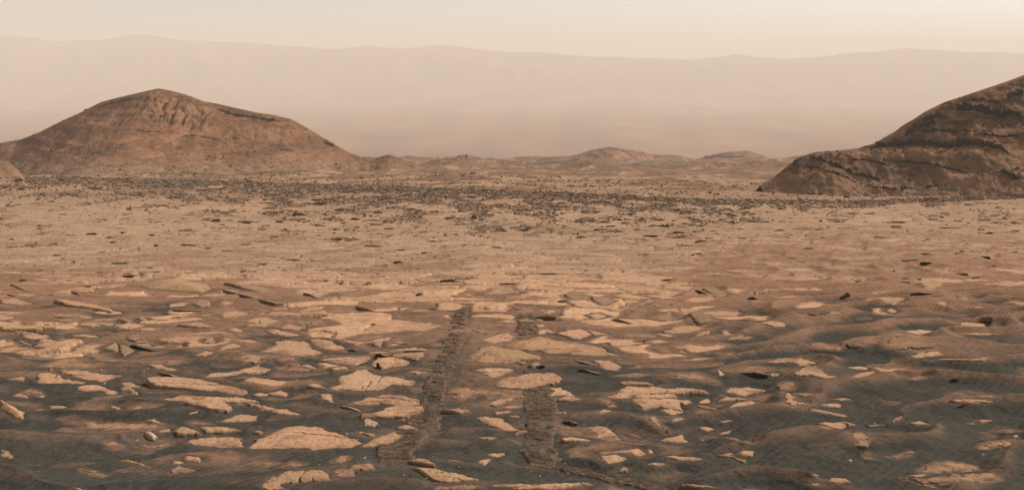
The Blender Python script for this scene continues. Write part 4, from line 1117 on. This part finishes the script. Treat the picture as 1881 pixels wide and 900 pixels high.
# names for the rest follow the landmark rock they lie next to
STOPWORDS = (' with ', ' on ', ' at ', ' above ', ' below ', ' beside ', ' between ', ' behind ', ' near ', ' just ', ' lying ', ' sticking ', ' from ', ' poking ', ' pointing ', ' touching ',
             ' resting ', ' leaning ', ' showing ', ' standing ', ' slanting ', ' crossed ', ' right of ', ' left of ', ' along ', ' of a ', ' shaped like', ' roofing ', ' under ', ' ending ', ' capping ', ' split ', ' backing ', ', ')
def short(l):
    c = min([l.find(w) for w in STOPWORDS if l.find(w) > 0] + [len(l)])
    return l[:c]
LAND = [p for p in THINGS if p.label]
cnt = {}
for p in LAND: cnt.setdefault(short(p.label), []).append(p)
LANDU = [p for p in LAND if len(cnt[short(p.label)]) == 1 and len(short(p.label).split()) <= 6]
SHAPE = {'p': 'pale flat rock', 'c': 'pale raised slab', 's': 'pale sand-edged rock', 'v': 'brown-dusted rock', 'b': 'blocky rock', 'b2': 'stick-like stone', 'g2': 'speckled grey-tan rock', 'w': 'whitish pebble', 'd': 'dark stone', 'g': 'grey stone'}
PLAINMARKS = [('the pointed butte', 292, 300), ('the layered hillside', 1700, 330), ('the wide red hill', 1110, 300)]
bucket = {}
for p in THINGS:
    if p.label: continue
    w, h = np.ptp(p.px[:, 0]), np.ptp(p.px[:, 1])
    size = 'tiny' if w < 18 else 'small' if w < 34 else 'mid-sized' if w < 60 else 'long' if w / max(h, 1) > 6 else 'large'
    if p.c[1] < 500 and p.kind in 'dg':
        band = ['far back', 'halfway back', 'in the front'][0 if p.c[1] < 375 else 1 if p.c[1] < 430 else 2]
        m = min(PLAINMARKS, key=lambda q: abs(q[1] - p.c[0]))
        key = f'{size} {SHAPE[p.kind]} {band} of the tan plain below {m[0]}'
        if size == 'tiny': key = key.replace('tiny', 'tiny')
        ref = m[1]
    else:
        q = min(LANDU, key=lambda q: (q.c[0] - p.c[0]) ** 2 + 6 * (q.c[1] - p.c[1]) ** 2)
        dx, dy = p.c - q.c
        rel = ('right of' if dx > 0 else 'left of') if abs(dx) > 2.2 * abs(dy) else ('in front of' if dy > 0 else 'behind')
        key = f'{size} {SHAPE[p.kind]} {rel} the {short(q.label)}'
        ref = q.c[0]
    bucket.setdefault(key, []).append((p.c[0], p))
ORD = ['leftmost', 'second', 'third', 'fourth', 'fifth', 'sixth', 'seventh', 'eighth', 'ninth', 'tenth', 'eleventh', 'twelfth', 'thirteenth', 'fourteenth', 'fifteenth']
for key, l in bucket.items():
    l.sort(key=lambda t: t[0])
    for j, (_, p) in enumerate(l):
        if len(l) == 1: p.label = key
        elif len(l) == 2: p.label = ('left-hand ' if j == 0 else 'right-hand ') + key
        else: p.label = ORD[j] + ' ' + key
for p in THINGS:
    kind = KINDNAME[p.kind]
    tag(p.o, p.label, 'stone' if 'stone' in kind else 'rock', {'d': 'dark stones on the plain', 'g': 'grey stones'}.get(p.kind, 'pale bedrock slabs in the sand'))

# ------------------------------------------------------------------ wheel tracks
TRACK_LABELS = ['wheel track of dark churned soil, the left of two, running up between pale slabs',
                'wheel track with clear ribbed tread, the right of two, past the huge domed slab',
                'wheel track curving off across the bottom edge to the right']
M_TRACK = earth_mat('churned_soil', grain=((30, 0.35), (8, 0.35)), bumps=((25, 0.03), (7, 0.05)))
for k, lab in zip(TRK, TRACK_LABELS):
    na = 34
    a = np.linspace(-1.25, 1.25, na)
    tx, ty = np.gradient(k.x), np.gradient(k.y); l = np.hypot(tx, ty); tx /= l; ty /= l
    X = k.x[:, None] + (ty * k.w)[:, None] * a[None]; Y = k.y[:, None] - (tx * k.w)[:, None] * a[None]
    S = np.repeat(k.s[:, None], na, 1); A = np.repeat(a[None], len(k.s), 0)
    edge = .92 + .30 * fbm(S / .6, A * 1.2, 3, 3) + .12 * fbm(S / .12, A * 3, 5, 2)
    e = (edge - np.abs(A))                                   # >0 inside
    n = fbm(X / .5, Y / .5, 71, 4)
    endf = np.minimum(sstep(0, 2.0, k.s + .6 * n[:, 0]), sstep(0, .8, k.s[-1] - k.s))[:, None]
    tread = np.sin((S + .05 * np.sin(A * 3) + .06 * n) * 2 * math.pi / .17)
    tread = np.sign(tread) * np.abs(tread) ** .6
    keepn = sstep(-.5, .1, n + np.interp(Y, [15, 19, 23, 30], [.5, .2, -.1, -.2]))
    Z = base(X, Y) + k.h[:, None] - .05 + .035 * sstep(-.05, .25, e) * endf + .018 * tread * sstep(.05, .3, e) * (.4 + .6 * sstep(-.2, .4, fbm(S / .8, A, 9, 2))) + .02 * n - .12 * sstep(.08, -.12, e * endf) - .09 * (1 - keepn)
    c = lerp(np.array([.125, .085, .060]), np.array([.070, .047, .035]), sstep(-.4, .5, n)[:, :, None]) * (1 + .22 * tread * sstep(0, .3, e))[:, :, None]
    c = lerp(c, lerp(SAND2, VENEER, .3), np.clip(.7 * sstep(.35, .0, e) + np.interp(Y, [15, 22, 30], [.2, .5, .75]), 0, 1)[:, :, None])
    me = mesh_from('wheel_track', np.stack([X.ravel(), Y.ravel(), Z.ravel()], 1), grid_quads(len(k.s), na)); set_col(me, np.clip(c.reshape(-1, 3), .02, .6))
    o = link('wheel_track', me, M_TRACK)
    tag(o, lab, 'wheel track', 'wheel tracks')

# ------------------------------------------------------------------ rubble nobody could count
def scatter_px(n, region, seed):
    """n photo positions: region(u, v) gives how likely a stone is"""
    r = np.random.default_rng(seed)
    u = r.uniform(-60, 1940, n * 14); v = r.uniform(318, 520, n * 14)
    k = np.nonzero(r.random(n * 14) < region(u, v))[0][:n]
    return np.stack([u[k], v[k]], 1)

def lies(px_pts, h=.05):
    q = np.array(px_pts); x, y = to_ground_many(q[:, 0], q[:, 1], h)
    P = np.stack([x, y, 0 * x], 1)
    P[:, 2] = base(P[:, 0], P[:, 1]) + h
    return P

def band(u, v):
    edge = np.interp(u, [0, 400, 700, 1000, 1300, 1600, 1881], [322, 332, 342, 352, 366, 368, 356])   # far edge of the plain
    d = v - edge
    wide = np.interp(u, [0, 300, 550, 750, 1000, 1250, 1450, 1881], [24, 38, 60, 72, 62, 58, 14, 8])
    n = fbm(u / 60.0, v / 12.0, 77, 3)
    k = np.clip((1 - d / wide) * .9 + 1.3 * n, 0, 1) ** 1.3 * .9 + .012
    return np.where(d < 0, 0, np.where(d < 9, 1.0, k))
pts = scatter_px(14000, band, 5)
P = lies(pts)
rs = np.random.default_rng(3)
W = P[:, 1] / F_PX * np.minimum(rs.lognormal(1.45, .7, len(P)), 17); D = W * rs.uniform(.5, 1.0, len(P)); Hh = P[:, 1] / F_PX * rs.lognormal(.65, .45, len(P))
me = rubble_mesh('rubble', P, W, D, Hh, (.070, .050, .038), 9, tilt=.16, top=PLAIN * .75)  # dark lower colour paints in the shade of the slab fronts
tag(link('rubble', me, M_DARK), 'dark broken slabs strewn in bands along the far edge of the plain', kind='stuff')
pts = np.stack([rs.uniform(-60, 1940, 8200), 296 + 70 * rs.random(8200)], 1)
pts = pts[pts[:, 1] > np.interp(pts[:, 0], [0, 700, 900, 1400, 1881], [306, 306, 322, 335, 350])]
P = lies(pts)
W = P[:, 1] / F_PX * rs.lognormal(.9, .45, len(P)); D = W * rs.uniform(.6, 1.0, len(P)); Hh = W * rs.uniform(.25, .6, len(P))
me = rubble_mesh('rubble', P, W, D, Hh, (.13, .08, .054), 19)
tag(link('rubble', me, M_DARK), 'fine reddish rubble at the foot of the butte and across the valley', kind='stuff')
# thin shelves of bedrock, plain-coloured on top, front shade painted into the lower edges
def shelves(u, v): return np.clip(.05 + 1.2 * fbm(u / 110.0, v / 14.0, 83, 3), .01, 1) * (v > 372)
pts = scatter_px(3200, shelves, 16)
P = lies(pts, .03)
W = P[:, 1] / F_PX * np.minimum(rs.lognormal(2.35, .6, len(P)), 34); D = W * rs.uniform(.4, .8, len(P)); Hh = P[:, 1] / F_PX * rs.lognormal(.3, .45, len(P)) * 1.4
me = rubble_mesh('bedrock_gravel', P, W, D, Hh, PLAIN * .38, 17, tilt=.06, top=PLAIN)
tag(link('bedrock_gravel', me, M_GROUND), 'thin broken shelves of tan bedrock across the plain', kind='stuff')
def scatter(u, v): return .25 + .75 * (v > 400)
pts = scatter_px(900, scatter, 6)
P = lies(pts)
W = P[:, 1] / F_PX * rs.lognormal(1.0, .45, len(P)); D = W * rs.uniform(.5, 1.0, len(P)); Hh = P[:, 1] / F_PX * rs.lognormal(.35, .4, len(P))
me = rubble_mesh('gravel', P, W, D, Hh, (.12, .09, .07), 10)
tag(link('gravel', me, M_DARK), 'small dark fragments scattered over the tan plain', kind='stuff')
pp = [(rs.uniform(-40, 1920), 520 + 380 * rs.random() ** .8) for _ in range(600)]
P = lies(pp, .12)
P[:, 2] = ground(P[:, 0], P[:, 1], colour=False)
W = P[:, 1] / F_PX * rs.lognormal(.75, .5, len(P)); D = W * rs.uniform(.5, 1, len(P)); Hh = W * rs.uniform(.25, .5, len(P))
me = rubble_mesh('pebbles', P, W, D, Hh, (.33, .235, .165), 12)
tag(link('pebbles', me, M_ROCK), 'little pale chips of rock scattered on the sand', kind='stuff')

# ------------------------------------------------------------------ haze
def build_haze():
    v = [(x, y, z) for x in (-24000, 24000) for y in (-300, 19000) for z in (-600, 590)]
    f = [(0, 1, 3, 2), (4, 6, 7, 5), (0, 4, 5, 1), (2, 3, 7, 6), (0, 2, 6, 4), (1, 5, 7, 3)]
    me = bpy.data.meshes.new('haze'); me.from_pydata(v, [], f); me.update()
    m = bpy.data.materials.new('dusty_air'); m.use_nodes = True
    N, L = m.node_tree.nodes, m.node_tree.links
    N.clear()
    o = N.new('ShaderNodeOutputMaterial'); p = N.new('ShaderNodeVolumePrincipled')
    p.inputs['Color'].default_value = (*HAZE_COLOR, 1)
    p.inputs['Density'].default_value = HAZE_DENSITY
    p.inputs['Anisotropy'].default_value = 0.0
    L.new(p.outputs[0], o.inputs['Volume'])
    tag(link('haze', me, m), 'pale dusty air that fades the far crater rim', kind='stuff')
build_haze()
